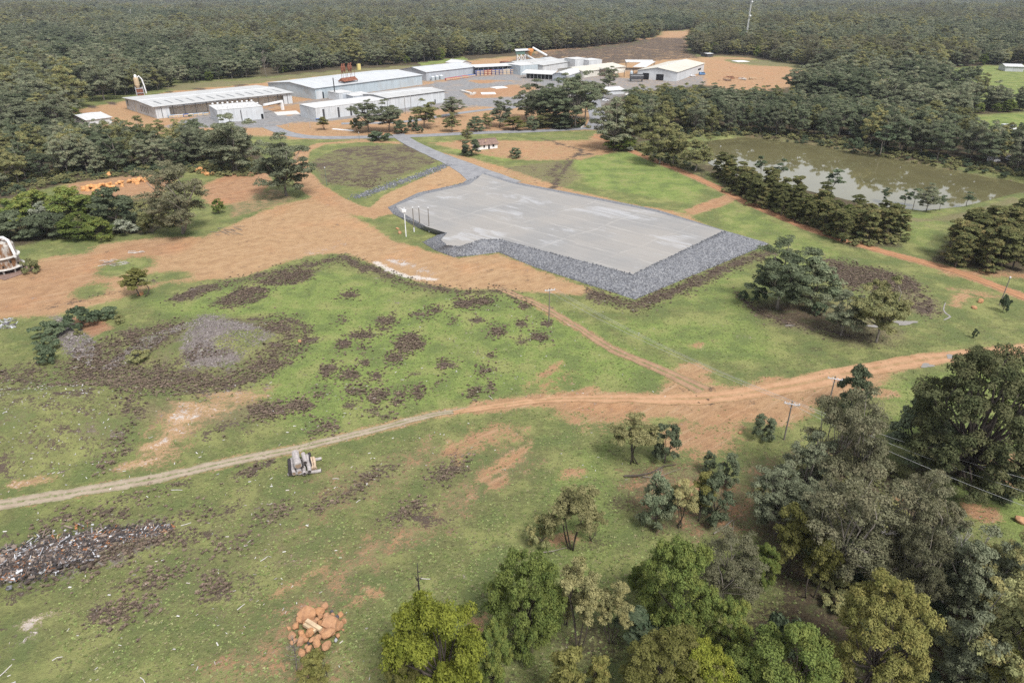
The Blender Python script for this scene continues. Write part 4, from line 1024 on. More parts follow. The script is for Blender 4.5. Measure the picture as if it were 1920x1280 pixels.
def build_trees():
    L, B = build_protos()
    # the poplar is leafless: swap its prototype
    for kd, bx, by, ty, w, lab in SINGLES:
        if not lab: continue
        if lab.startswith('tall pale bare poplar'): kd = 'twiggy'
        tree_px(kd, bx, by, ty, w, lab)
    rest = []   # (x, y, kind, h) that go into the forest mass
    rg = np.random.default_rng(77)
    LOOK = dict(gum='grey-green gum', bluegum='dark-crowned gum', olive='olive-crowned gum', plantation='young dark tree')
    for poly, sp, kinds, (h0, h1), stem, nmax in WOODS:
        w = W(poly); x, y = jgrid(w, sp, rg)
        d = np.hypot(x, y); vis = np.abs(x / np.maximum(y, 1)) < .80
        # a tree shows largest at the near edge of its wood
        edge = np.array([min(abs(a) for a in (0,))]) if False else None
        o = np.argsort(d + np.where(vis, 0, 1e6))
        near = set()
        # front rows: trees whose view towards the camera is not blocked by other trees of the wood
        bins = {}
        for i in o:
            k = int(round(math.atan2(x[i], y[i]) / (sp * .42 / d[i]))) if d[i] > 0 else 0
            key = round(math.atan2(x[i], y[i]) / .018)
            bins.setdefault(key, []).append(i)
        r = 0
        while len(near) < nmax and any(bins.values()):
            for kk in sorted(bins):
                if bins[kk] and len(near) < nmax:
                    c = bins[kk].pop(0)
                    if vis[c]: near.add(c)
            r += 1
        ns = sorted(near, key=lambda i: x[i] / y[i])
        for j, i in enumerate(ns):
            kd = kinds[int(rg.integers(len(kinds)))]; h = rg.uniform(h0, h1) * (float(np.clip((330 / d[i]) ** .95, .58, 1)) if 'pond' in stem and kd != 'plantation' else 1)
            ww = h * (rg.uniform(.55, .78) if kd != 'plantation' else rg.uniform(.5, .62))
            third = ['left end', 'left part', 'middle', 'right part', 'right end'][min(4, 5 * j // len(ns))]
            u = (h - h0) / (h1 - h0); sz = 'short' if u < .33 else ('tall' if u > .66 else 'medium')
            put_tree(kd, (x[i], y[i], float(zt(x[i], y[i]))), h, ww, f'{sz} {LOOK[kd]} at the {third} of the {stem}', f'trees of the {stem}')
        for i in range(len(x)):
            if i not in near: rest.append((x[i], y[i], kinds[int(rg.integers(len(kinds)))], rg.uniform(h0, h1) * float(np.clip((330 / d[i]) ** .95, .58, 1))))
    # the forest beyond: one mass
    e = W(FOREST_EDGE); far = 7800
    poly = np.array([*e, (9000, far), (-9000, far)])
    clear = [W(c) for c in CLEARINGS]
    xs, ys, hs, ks, ws = [], [], [], [], []
    def ring(d0, d1, sp):
        q = poly.copy(); x0, x1 = -d1 * .92, d1 * .92
        gx, gy = np.meshgrid(np.arange(x0, x1, sp), np.arange(max(250, d0 * .7), d1, sp))
        x = gx.ravel() + rg.uniform(-.45, .45, gx.size) * sp; y = gy.ravel() + rg.uniform(-.45, .45, gx.size) * sp
        d = np.hypot(x, y); k = (d >= d0) & (d < d1) & (np.abs(x) < y * .86 + 60)
        x, y = x[k], y[k]; k = inside(x, y, poly); x, y = x[k], y[k]
        for c in clear:
            k = ~inside(x, y, c); x, y = x[k], y[k]
        return x, y
    for d0, d1, sp, grow in ((250, 900, 10.0, 1.0), (900, 1700, 11, 1.0), (1700, 3200, 14.5, 1.2), (3200, 7600, 25, 2.0)):
        x, y = ring(d0, d1, sp)
        h = (14 + 13 * rg.random(len(x)) ** 1.4 + 3 * np.sin(x / 45) * np.cos(y / 60)) * (1 if grow < 1.2 else 1.02)
        xs.append(x); ys.append(y); hs.append(h); ws.append(np.full(len(x), grow)); 
        sel = np.sin(x / 130 + 1.7 * np.sin(y / 170)) * np.cos(y / 210 + x / 310) + rg.normal(0, .45, len(x))
        kk = np.where(sel < -.55, 1, np.where(sel < .25, 0, np.where(sel < .75, 2, 3))); rr = rg.random(len(x)); kk = np.where(rr < .07, 4, np.where(rr < .12, 5, np.where(rr < .1225, 6, kk)))
        hs[-1] = hs[-1] * (1 + .12 * sel) * np.where(rg.random(len(x)) < .05, 1.25, 1); ks.append(kk)
        gap = (np.sin(x / 37 + 2 * np.sin(y / 53)) * np.sin(y / 41) > .78) & (rg.random(len(x)) < .75)
        for q in (xs, ys, hs, ws, ks): q[-1] = q[-1][~gap]
    KI = ['gum', 'bluegum', 'olive', 'grey', 'green', 'dense', 'bare']
    if rest:
        xs.append(np.array([r[0] for r in rest])); ys.append(np.array([r[1] for r in rest])); hs.append(np.array([r[3] for r in rest]))
        ws.append(np.ones(len(rest))); ks.append(np.array([KI.index(r[2]) if r[2] in KI else 4 for r in rest]))
    x = np.concatenate(xs); y = np.concatenate(ys); h = np.concatenate(hs); ww = np.concatenate(ws); k = np.concatenate(ks)
    protos = []; first = []
    for kn in KI:
        first.append(len(protos)); protos += [(kn, p) for p in PROTO[kn][:4 if kn not in ('green', 'dense', 'bare') else 2]]
    num = [sum(1 for q in protos if q[0] == kn) for kn in KI]
    idx = np.array([first[a] + int(rg.integers(num[a])) for a in k])
    ph = np.array([p['h'] for _, p in protos])[idx]; pw = np.array([p['w'] for _, p in protos])[idx]
    hh = np.where(np.isin(k, (4, 5)), h * .5, h)
    sz = hh / ph; sx = hh * np.where(np.isin(k, (4, 5)), .95, np.where(k == 6, .4, rg.uniform(.6, .92, len(h)))) / pw * ww
    instance_mass('forest', 'dense grey-green gum forest spreading to the horizon', 'forest', np.column_stack([x, y, zt(x, y) - .2]), idx, np.column_stack([sx, sx, sz]), [p for _, p in protos], rg)
    # undergrowth below the woods
    gx, gy, gi, gs = [], [], [], []
    for poly, sp in (([(-60,372),(0,372),(120,346),(200,334),(345,326),(485,334),(505,312),(470,300),(345,300),(200,308),(0,330)], 3.6), ([(1180,250),(1225,268),(1325,258),(1400,254),(1520,268),(1640,288),(1780,314),(1930,338),(1930,318),(1780,296),(1640,270),(1520,250),(1330,236),(1190,236)], 4.2),
                     ([(0,385),(120,372),(300,380),(330,425),(150,440),(0,450)], 4.0), ([(1420,930),(1470,860),(1600,830),(1700,900),(1800,1010),(1940,1080),(1960,1290),(1700,1300),(1540,1120)], 3.4),
                     ([(1335,322),(1384,335),(1500,376),(1600,400),(1690,436),(1690,462),(1600,468),(1480,415),(1360,362)], 5.0), ([(960,240),(1010,225),(1100,225),(1105,242)], 4), ([(1190,270),(1290,300),(1320,326),(1210,300)], 4)):
        a, b = jgrid(W(poly), sp, rg); gx.append(a); gy.append(b)
    a = np.concatenate(gx); b = np.concatenate(gy); n = len(a)
    pr = PROTO['shrub'] + PROTO['blueshrub'] + PROTO['dark'][:1]
    ii = rg.choice(len(pr), n, p=[.22, .22, .2, .1, .1, .06, .1]); s = rg.uniform(.5, 1.25, n) * np.where(ii == 6, .5, 1)
    instance_mass('undergrowth', 'low mixed scrub growing under the trees', 'undergrowth', np.column_stack([a, b, zt(a, b) - .1]), ii, np.column_stack([s * 1.2, s * 1.2, s]), pr, rg)
    return L, B

def instance_mass(name, label, cat, co, idx, scl, protos, rg):
    me = bpy.data.meshes.new(name); n = len(co)
    me.vertices.add(n); me.vertices.foreach_set('co', co.astype(np.float32).ravel())
    a = me.attributes.new('pick', 'INT', 'POINT'); a.data.foreach_set('value', idx.astype(np.int32))
    a = me.attributes.new('size', 'FLOAT_VECTOR', 'POINT'); a.data.foreach_set('vector', scl.astype(np.float32).ravel())
    a = me.attributes.new('turn', 'FLOAT_VECTOR', 'POINT')
    rot = np.zeros((n, 3), np.float32); rot[:, 2] = rg.uniform(0, 6.283, n); rot[:, :2] = rg.normal(0, .035, (n, 2)); a.data.foreach_set('vector', rot.ravel())
    o = link(bpy.data.objects.new(name, me)); tag(o, label, cat, kind='stuff')
    ng = bpy.data.node_groups.new(name + '_scatter', 'GeometryNodeTree')
    ng.interface.new_socket('Geometry', in_out='INPUT', socket_type='NodeSocketGeometry'); ng.interface.new_socket('Geometry', in_out='OUTPUT', socket_type='NodeSocketGeometry')
    N = lambda t: ng.nodes.new(t)
    gi, go = N('NodeGroupInput'), N('NodeGroupOutput')
    mp = N('GeometryNodeMeshToPoints'); ng.links.new(gi.outputs[0], mp.inputs[0])
    jn = N('GeometryNodeJoinGeometry')
    # joined instances come out in reverse order of linking
    for p in reversed(protos):
        ob = bpy.data.objects.get('kept_' + p['crown'].name)
        if ob is None:
            ob = merge_proto(p)
        oi = N('GeometryNodeObjectInfo'); oi.inputs[0].default_value = ob; oi.inputs['As Instance'].default_value = False
        g2 = N('GeometryNodeGeometryToInstance'); ng.links.new(oi.outputs['Geometry'], g2.inputs[0]); ng.links.new(g2.outputs[0], jn.inputs[0])
    ip = N('GeometryNodeInstanceOnPoints'); ip.inputs['Pick Instance'].default_value = True
    def at(nm, ty):
        q = N('GeometryNodeInputNamedAttribute'); q.data_type = ty; q.inputs[0].default_value = nm; return [s for s in q.outputs if s.enabled][0]
    ng.links.new(mp.outputs[0], ip.inputs['Points']); ng.links.new(jn.outputs[0], ip.inputs['Instance'])
    ng.links.new(at('pick', 'INT'), ip.inputs['Instance Index']); ng.links.new(at('turn', 'FLOAT_VECTOR'), ip.inputs['Rotation']); ng.links.new(at('size', 'FLOAT_VECTOR'), ip.inputs['Scale'])
    ng.links.new(ip.outputs[0], go.inputs[0])
    md = o.modifiers.new('scatter', 'NODES'); md.node_group = ng
    return o

def merge_proto(p):
    t, c = p['trunk'], p['crown']
    nv = len(t.vertices); a = np.empty(nv * 3, np.float32); t.vertices.foreach_get('co', a)
    b = np.empty(len(c.vertices) * 3, np.float32); c.vertices.foreach_get('co', b)
    v = np.concatenate([a.reshape(-1, 3), b.reshape(-1, 3)])
    quads = np.array([tuple(f.vertices) for f in t.polygons if len(f.vertices) == 4]); nq = len(quads)
    if p.get('bare'):
        q2 = np.array([tuple(f.vertices) for f in c.polygons if len(f.vertices) == 4]) + nv
        return bpy.data.objects.new('kept_' + c.name, mesh_np('whole_' + c.name, v, [quads, q2], [t.materials[0]]))
    cq = np.empty(len(c.loops), np.int32); c.loops.foreach_get('vertex_index', cq)
    cq = cq.reshape(-1, 4) + nv
    tint = np.ones((len(v), 4), np.float32); tb = np.empty(len(c.vertices) * 4, np.float32); c.color_attributes['tint'].data.foreach_get('color', tb); tint[nv:] = tb.reshape(-1, 4)
    me = mesh_np('whole_' + c.name, v, [quads, cq], [t.materials[0], c.materials[0]], fmat=np.concatenate([np.zeros(nq), np.ones(len(cq))]), tint=tint)
    return bpy.data.objects.new('kept_' + c.name, me)
# ------------------------------------------------------------------ mill buildings
def site(N, Rp, L):
    n, r, l = P(*N), P(*Rp), P(*L)
    u = (r - n); w = u.length; a = math.atan2(u.y, u.x)
    d = (l - n).dot(Vector((-u.y, u.x, 0)) / w)
    return n, a, w, d

def gable(name, label, N, Rp, L, eave_y, rise, wm, rm, axis='x', open_front=False, over=.8, posts=0, bays=(), holes=(), sky=0, group=None, cat='shed', shadem=None, ridge_cap=True, depth_m=None, eave_m=None):
    n, a, w, d = site(N, Rp, L); d = depth_m or d
    eave = eave_m or hgt(n, eave_y)
    t = thing(name, label, cat, n, a, group)
    X, Y = (w, d) if axis == 'x' else (d, w)      # X along the ridge, Y across
    m = (lambda u, v, z: (u, v, z)) if axis == 'x' else (lambda u, v, z: (w - v, u, z)) if False else ((lambda u, v, z: (u, v, z)) if axis == 'x' else (lambda u, v, z: (v, u, z)))
    B = MB(); q = .3; ridge = eave + rise
    prof = [(0, 0), (Y, 0), (Y, eave), (Y / 2, ridge), (0, eave)]
    for u0 in (0, X - q):
        B.prism([Vector(m(u0, v, z)) for v, z in prof], m(0, 0, 0), Vector(m(q, 0, 0)))
    def long_wall(v0, x0, x1): 
        c = m((x0 + x1) / 2, v0, eave / 2 - .04); s = (x1 - x0, q, eave - .08) if axis == 'x' else (q, x1 - x0, eave - .08); B.box(c, s)
    long_wall(Y - q / 2, q, X - q)
    if not open_front or axis != 'x': long_wall(q / 2, q, X - q)
    else:
        for x0, x1 in bays: long_wall(q / 2, x0 * X + (q if x0 == 0 else 0), x1 * X - (q if x1 == 1 else 0))
        B.box((X / 2, q / 2, eave - .75), (X - 2 * q, q * .8, 1.3))
        I = MB(); I.box((X / 2, 5.5, eave * .42), (X * .98, .3, eave * .84)); I.build('inner_wall', MT['cream'], t)
    B.build('wall', wm, t)
    Rf = MB(); sl = rise / (Y / 2); e2 = eave - over * sl + .12
    Rf.slab([m(-over, -over, e2), m(X + over, -over, e2), m(X + over, Y / 2, ridge + .12), m(-over, Y / 2, ridge + .12)][::1 if axis == 'x' else -1], .16)
    Rf.slab([m(-over, Y / 2 + .01, ridge + .12), m(X + over, Y / 2 + .01, ridge + .12), m(X + over, Y + over, e2), m(-over, Y + over, e2)][::1 if axis == 'x' else -1], .16)
    rf = Rf.build('roof', rm, t)
    if ridge_cap:
        C = MB(); C.prism([Vector(m(-over, Y / 2 - .5, ridge + .10)), Vector(m(-over, Y / 2, ridge + .32)), Vector(m(-over, Y / 2 + .5, ridge + .10))], m(0, 0, 0), m(X + 2 * over, 0, 0)); C.build('ridge_cap', wm if cat == 'shed' else rm, rf)
    for k in range(sky):  # sky counts thin strips that paint dark shadow lines onto the roof
        x = X * (k + .8) / (sky + .6); K = MB()
        z = lambda v: eave + v * sl + .16
        K.slab([m(x, Y * .1, z(Y * .1)), m(x + 1.5, Y * .1, z(Y * .1)), m(x + 1.5, Y * .34, z(Y * .34)), m(x, Y * .34, z(Y * .34))], .03); K.build('roof_shadow_strip', shadem, rf)
    for k in range(posts):
        K = MB(); x = X * (k + .5) / posts; K.box((x, -.02, eave / 2 - .2), (.35, .34, eave - .4)); K.build('post', MT['darksteel'], t)
    for nm, face, s, z0, ww, hh, mt in holes:
        K = MB()
        if face == 'front': K.box((s * w, -.03, z0 + hh / 2), (ww, .12, hh))
        elif face == 'left': K.box((-.03, s * d, z0 + hh / 2), (.12, ww, hh))
        else: K.box((w + .03, s * d, z0 + hh / 2), (.12, ww, hh))
        K.build(nm, mt, t)
    return t, w, d, eave

def flat_block(name, label, N, Rp, L, eave_y, wm, rm, group=None, cat='building', over=.15, holes=(), eave_m=None, depth_m=None, tilt=.35):
    n, a, w, d = site(N, Rp, L); d = depth_m or d; h = eave_m or hgt(n, eave_y)
    t = thing(name, label, cat, n, a, group)
    B = MB(); B.box((w / 2, d / 2, h / 2), (w, d, h)); B.build('wall', wm, t)
    Q = MB(); Q.slab([(-over, -over, h + .22), (w + over, -over, h + .22), (w + over, d + over, h + .22 + tilt), (-over, d + over, h + .22 + tilt)], .2); rf = Q.build('roof', rm, t)
    for nm, face, s, z0, ww, hh, mt in holes:
        K = MB()
        if face == 'front': K.box((s * w, -.03, z0 + hh / 2), (ww, .12, hh))
        elif face == 'left': K.box((-.03, s * d, z0 + hh / 2), (.12, ww, hh))
        else: K.box((w + .03, s * d, z0 + hh / 2), (.12, ww, hh))
        K.build(nm, mt, t)
    return t, w, d, h, rf

MT = {}
def build_mill():
    MT.update(white=sheetmetal('white_cladding', (.55, .57, .59), 1.1, .2), cream=sheetmetal('cream_cladding', (.62, .60, .54), 1.1, .25), pale=sheetmetal('pale_grey_cladding', (.40, .43, .47), 1.1, .2),
              ghost=sheetmetal('blue_grey_cladding', (.42, .48, .52), 1.1, .3), roofw=sheetmetal('white_roofing', (.53, .53, .525), .9, .25, (.45, .42, .38)), roofg=sheetmetal('pale_grey_roofing', (.44, .44, .435), .9, .35, (.36, .34, .3)),
              roofc=sheetmetal('cream_roofing', (.53, .5, .43), .9, .35, (.45, .4, .3)), roofs=sheetmetal('silver_roofing', (.47, .485, .5), .9, .25, (.4, .36, .32)),
              darksteel=simple('dark_steel', (.06, .06, .065), .6), hole=simple('dark_opening', (.012, .012, .014), .9), glass=simple('window_glass', (.03, .04, .05), .15, spec=.5), rust=simple('rusty_steel', (.19, .075, .045), .9, var=.5, scale=.8),
              steel=simple('galvanised_steel', (.45, .46, .47), .5, .4), pipe=simple('white_paint', (.70, .70, .70), .5), conc=simple('pale_concrete', (.52, .50, .47), .9, scale=.6), brown=simple('weathered_roof', (.19, .125, .10), .9, var=.35, scale=1.2),
              skyl=simple('painted_roof_shadow', (.17, .175, .18), .6), timber=simple('sawn_timber', (.45, .34, .22), .85), green=simple('green_paint', (.10, .16, .13), .7), orange=simple('orange_paint', (.48, .2, .06), .7),  # the grey strip tone paints shadow lines on the long shed roof
              yellow=simple('yellow_paint', (.6, .5, .2), .7), tarp=simple('pale_blue_wrap', (.30, .42, .55), .5), blue=simple('blue_wrap', (.045, .12, .40), .45), red=simple('red_wrap', (.42, .05, .07), .45), wht=simple('white_wrap', (.62, .63, .66), .5),
              black=simple('black_rubber', (.02, .02, .02), .9), polewood=simple('grey_pole_timber', (.17, .15, .13), .9, scale=3), insul=simple('porcelain', (.62, .62, .64), .4))
    W1, H_, G_ = MT['white'], MT['hole'], MT['glass']
    gable('long_shed', 'long open-fronted timber shed with pale roof and painted dark shadow strips', (295,223), (549,194), (217,207), 200, 1.0, W1, MT['roofg'], open_front=True, posts=13, bays=((0, .09), (.93, 1)), sky=13, shadem=MT['skyl'], over=1.6,
          holes=[('window', 'left', .93, 3, 2.2, 4, G_)] + [('window', 'left', .26 + .055 * k, 1.8, 1.1, 4.2, G_) for k in range(5)] + [('door', 'left', .66, 0, 4.5, 5.4, MT['cream'])])
    t, w, d, h, rf = flat_block('kiln_block', 'white flat block with rows of small roof vents before the long open shed', (411,231), (496,223), (385,223), 207, W1, MT['roofw'], holes=[('door', 'front', .96, .2, 1.6, 3.2, H_), ('door', 'front', .5, .2, .5, 7, MT['darksteel'])])
    for r in range(2):
        for k in range(9):
            V = MB(); x, y = w * (k + .6) / 9.2, d * (.2 + .62 * r); V.lathe([(.35, 0), (.35, 1.3), (.75, 1.35), (.75, 1.75), (.05, 2.0)], (x, y, h + .3), 10); V.build('roof_vent', MT['pipe'], rf)
    gable('warehouse', 'large silver-roofed shed behind the rusty cyclone tower', (593,187), (792,159), (524,172.5), 166, 2.6, MT['ghost'], MT['roofs'], holes=[('door', 'front', .06, .1, 1.6, 5, G_), ('cladding_panel', 'front', .03, .1, 6, 6.2, W1)])
    gable('warehouse', 'far silver shed with red and blue timber packs along its side', (800,152), (890,141), (752,146), 135.5, 3.2, MT['pale'], MT['roofs'])
    gable('warehouse', 'small white gabled shed peeping over the far silver shed', (862,128), (884,126), (848,124), 119.5, 2.5, W1, MT['roofw'], axis='y')
    gable('warehouse', 'low white shed right of the white kilns with patched roof', (728,207), (834,192), (696,197), 184, 1.0, W1, MT['roofg'], sky=0, holes=[('door', 'front', .03, .1, 1.5, 3.2, H_), ('door', 'front', .82, .1, 1.2, 3, MT['darksteel']), ('gutter', 'front', .5, 8.0, 60, .35, MT['darksteel'])])
    flat_block('kiln_block', 'long white row of drying kilns with dark vertical recesses', (594,226), (727,208), (565,219), 203.5, W1, MT['roofw'],
               holes=[('recess', 'front', q, .2, 1.5, 6.6, MT['darksteel']) for q in (.1, .3, .47, .63, .78)] + [('door', 'front', .03, .1, 5, 1.1, MT['blue'])])
    t, w, d, h, rf = flat_block('boiler_house', 'small pale boiler house with a thin black chimney', (637,189), (662,185.5), (623,185), 175.5, W1, MT['roofw'], holes=[('door', 'front', .5, .2, 6.5, 4.2, MT['pale'])])
    K = MB(); K.tube([(1.5, d * .5, h), (1.3, d * .5, h + 11)], .38, 8); K.build('chimney', MT['black'], t)
    flat_block('kiln_block', 'low pale annex between the boiler house and the patched shed', (663,190), (700,186), (655,184), 181, MT['pale'], MT['roofw'])
    # cyclone tower
    n, a, w, d = site((648,178), (672,174), (643,172)); t = thing('cyclone_tower', 'rusty dust cyclone tower with four hoppers above red roof', 'tower', n, a); h = 10.5
    K = MB()
    for x in (0, w): 
        for y in (0, 6): K.box((x, y, h / 2), (.5, .5, h))
    for z in (4.5, 7.5): K.box((w / 2, 0, z), (w - .6, .3, .35)); K.box((w / 2, 6, z), (w - .6, .3, .35))
    K.build('frame', MT['darksteel'], t)
    K = MB(); K.box((w / 2, 3, 7.4), (w - .8, 5, 4.4)); K.build('wall', MT['pale'], t)
    K = MB(); K.prism([Vector((-.6, -.8, h)), Vector((-.6, 3, h + 2.6)), Vector((-.6, 6.8, h))], (0, 0, 0), (w + 1.2, 0, 0)); K.build('roof', MT['rust'], t)
    for k in range(4):
        x = w * (k + .5) / 4; y = 3 + (k % 2) * 1.4
        K = MB(); K.lathe([(.25, 0), (.3, .3), (1.15, 2.6), (1.2, 5.0), (.7, 5.4), (.6, 6.2)], (x, y, h + 6.3), 12); c = K.build('cyclone', MT['rust'], t)
        K = MB(); K.tube([(x, y, h + 12.3), (x + .3, y, h + 13.2), (x + 1.6, y + .5, h + 13.1)], .5, 8); K.build('duct', MT['rust'], c)
    for k in range(7):
        K = MB(); x = w * k / 6; K.tube([(x, 2.2 + .8 * (k % 2), h + 1.2), (x, 2.4 + .8 * (k % 2), h + 9)], .16, 6); K.build('leg', MT['rust'], t)
    K = MB(); K.tube([(w + 1, 2, 6), (w + 9, 4, 6.4), (w + 20, 8, 8.6), (w + 24, 9, 6)], .9, 10); K.build('duct', MT['steel'], t)
    K = MB(); K.box((w + 3, 1.5, 2.6), (5, 4, 4.2), m=Matrix.Rotation(.35, 3, 'Y')); K.build('chute', MT['rust'], t)
    # silo tower with bent pipe behind the long shed
    n = P(268, 196); t = thing('silo_tower', 'steel tower with bent white pipe behind the long open shed', 'tower', n, .5); h = hgt(n, 140)
    K = MB()
    for x in (-2.6, 2.6):
        for y in (-2.6, 2.6): K.box((x, y, h * .3), (.4, .4, h * .6))
    for z in (.25, .4, .55): K.box((0, -2.6, h * z), (5.6, .3, .4)); K.box((0, 2.6, h * z), (5.6, .3, .4))
    K.build('frame', MT['steel'], t); K = MB(); K.box((0, 0, h * .42), (4.6, 4.6, h * .2)); K.build('motor_box', MT['rust'], t)
    K = MB(); K.lathe([(1.0, 0), (1.8, h * .1), (1.8, h * .3), (1.4, h * .36), (.9, h * .36)], (-.8, 0, h * .55), 14); K.build('silo', MT['timber'], t)
    K = MB(); K.lathe([(1.0, 0), (1.0, h * .07), (.4, h * .1)], (-.8, 0, h * .9), 12); K.build('cap', MT['pipe'], t)
    K = MB(); K.tube([(-.2, 0, h * .86), (1.6, 0, h * .95), (3.2, 0, h * .84), (3.9, 0, h * .6), (4.2, 0, h * .36)], .5, 10); K.build('bent_pipe', MT['pipe'], t)
    # gantry duct beside the vented block
    n, a, w, d = site((497,214), (532,206), (495,211)); t = thing('pipe_gantry', 'white overhead duct resting on a pillar right of the vented block', 'duct', n, a); K = MB(); K.box((w / 2, 0, 6.2), (w, 1.1, 1.3)); K.build('duct', MT['pipe'], t)
    K = MB(); K.box((w - 1, 0, 2.8), (1.8, 1.6, 5.55)); K.build('pillar', MT['pipe'], t)
    gable('small_shed', 'white shed roof half hidden by trees at the far left', (166,238), (211,232), (150,226), 224, 1.6, W1, MT['roofw'], eave_m=4.2)
    gable('small_shed', 'little grey hut among the trees on the far left', (86,236), (97,234.5), (82,232), 231, 1.2, MT['pale'], MT['conc'], eave_m=3)
    # timber canopy and packs
    n, a, w, d = site((892,142), (1000,136.5), (884,132)); t = thing('canopy', 'long low white canopy sheltering wrapped timber packs', 'canopy', n, a); e = 8.2
    K = MB(); K.slab([(-1, -1.5, e), (w, -1.5, e), (w, 14, e + 1.2), (-1, 14, e + 1.2)], .25); K.build('roof', MT['roofw'], t)
    for k in range(12): K = MB(); K.box((w * (k + .5) / 12, -.5, e / 2 - .15), (.25, .25, e - .3)); K.build('post', MT['steel'], t)
    K = MB(); K.box((w / 2, 13.4, e / 2), (w, .2, e)); K.build('wall', MT['pale'], t)
    O, ux, uy = n, Vector((math.cos(a), math.sin(a), 0)), Vector((-math.sin(a), math.cos(a), 0))
    def pack_mesh(m):
        A = MB(); A.box((0, 0, .85), (3.6, 1.5, 1.4)); E = MB(); E.box((0, -.02, .85), (3.3, 1.52, 1.1)); F = MB(); F.box((-1.1, 0, .08), (.15, 1.4, .15)); F.box((1.1, 0, .08), (.15, 1.4, .15))
        return A.mesh('wrapping', m), E.mesh('timber_end', MT['timber'])
    PK = {c: pack_mesh(MT[c]) for c in ('blue', 'red', 'wht', 'tarp')}
    word = dict(blue='blue', red='red', wht='white', tarp='pale blue')
    def pack(loc, rz, c, lab, grp, s=1.0):
        q = thing('timber_pack', lab.replace('#', word[c]), 'timber pack', loc, rz, grp); q.scale = (s, s, s); part('wrapping', PK[c][0], q); part('timber_end', PK[c][1], q)
    for row in range(2):
        for k in range(13):
            c = 'blue' if (k * 7 + row * 3) % 5 not in (1, 4) else ('red' if k < 7 else 'wht'); loc = O + ux * (1.5 + 4.3 * k) + uy * (-2.6 + 3.4 * row)
            for z in range(3): pack(loc + Vector((0, 0, 1.7 * z)), a, c, '# wrapped timber pack stacked under the long white canopy', f'{word[c]} packs under the canopy', 1.0)
    for k in range(14):
        c = 'red' if k < 10 and k not in (6,) else 'blue'; p0, p1 = P(838, 150.5), P(889, 142.8); p = p0.lerp(p1, (k + .5) / 14)
        pack(p - Vector((0, 3, 0)), .55, c, '# wrapped timber pack in the row along the far silver shed', f'{word[c]} packs along the far shed', 1.35)
    for k in range(3):
        p = P(812 + 8 * k, 151.5 - 1.2 * k); t = thing('storage_tank', 'pale cylindrical tank at the corner of the far silver shed', 'tank', p, 0, 'three pale tanks'); K = MB(); K.lathe([(1.9, 0), (1.9, 3.4), (1.7, 3.6)], (0, 0, 0), 16); K.build('body', MT['ghost'], t)
        K = MB(); K.lathe([(1.7, 3.6), (.5, 4.0), (.5, 4.2)], (0, 0, 0), 16); K.build('lid', MT['pipe'], t)
    for k in range(8):
        p0, p1 = P(322, 221), P(386, 216.5); p = p0.lerp(p1, k / 7); pack(p, .75, ('tarp', 'wht', 'wht', 'blue', 'wht', 'tarp', 'wht', 'tarp')[k], '# wrapped timber pack in the mouth of the long open shed', 'wrapped packs in the long shed', 1.15)
    # sawmill
    gable('sawmill', 'long grey-roofed back hall of the sawmill', (978,134), (1050,124), (964,128), 122.5, 2.0, MT['ghost'], MT['roofg'], eave_m=7)
    gable('sawmill', 'grey low-pitched hall in the centre of the sawmill', (1018,137), (1078,127), (1006,130), 126, 1.6, MT['white'], MT['roofg'], eave_m=7.5)
    flat_block('sawmill', 'white monitor box standing above the sawmill roofs', (1078,131), (1102,129), (1075,127), 118, W1, MT['roofw'], eave_m=10.5); flat_block('sawmill', 'smaller white monitor box at the right of the sawmill', (1104,131), (1128,129), (1102,127), 119, W1, MT['roofw'], eave_m=9.4)
    flat_block('sawmill', 'pale blue-grey boxy front building of the sawmill', (976,141), (1008,138), (973,136), 126, MT['ghost'], MT['roofw'], eave_m=9)
    gable('sawmill', 'cream-roofed hall on the right side of the sawmill', (1094,146), (1172,136), (1078,137), 136, 2.6, MT['cream'], MT['roofc'], eave_m=6)
    # barrel-vault shed
    n, a, w, d = site((1036,152), (1062,154), (1062,140)); t = thing('vaulted_shed', 'white barrel-vaulted shed with grey curved end wall', 'shed', n, a); K = MB(); r = w / 2
    arc = [Vector((r - r * math.cos(k * math.pi / 10) , 0, 5.2 + 2.6 * math.sin(k * math.pi / 10))) for k in range(11)]
    n2, a2, L2, _ = site((1062,154), (1096,142), (1036,152)); dv = Vector((math.cos(a2 - a), math.sin(a2 - a), 0)) * L2
    K.prism([Vector((0, 0, 0))] + arc + [Vector((w, 0, 0))], (0, 0, 0), dv * .97); K.build('wall', MT['pale'], t)
    K = MB(); out = [Vector((r + (p.x - r) * 1.06, 0, 5.0 + (p.z - 5.2) * 1.12 + .2)) - dv * .012 for p in arc]
    for i in range(10): K.slab([out[i], out[i] + dv * 1.02, out[i + 1] + dv * 1.02, out[i + 1]], .18)
    K.build('roof', MT['roofw'], t)
    n, a, w, d = site((980,147), (1036,150), (985,142)); t = thing('lean_to', 'low white lean-to with dark open front before the sawmill', 'shed', n, a); K = MB(); K.slab([(-1, -1, 5), (w + .5, -1, 5), (w + .5, 11, 7.4), (-1, 11, 7.4)], .25); K.build('roof', MT['roofw'], t)
    for k in range(9): K = MB(); K.box((w * k / 8, 0, 2.4), (.3, .3, 4.7)); K.build('post', MT['steel'], t)
    K = MB(); K.box((w / 2, 10, 2.9), (w, .3, 5.8)); K.build('wall', MT['darksteel'], t)
    # conveyor tower
    n = P(970, 128); t = thing('conveyor_tower', 'tall steel chip tower with sloping white conveyor', 'tower', n, .15); h = hgt(n, 92); K = MB(); w = 9
    for x in (0, w / 2, w):
        for y in (0, 6): K.box((x, y, h * .36), (.45, .45, h * .72))
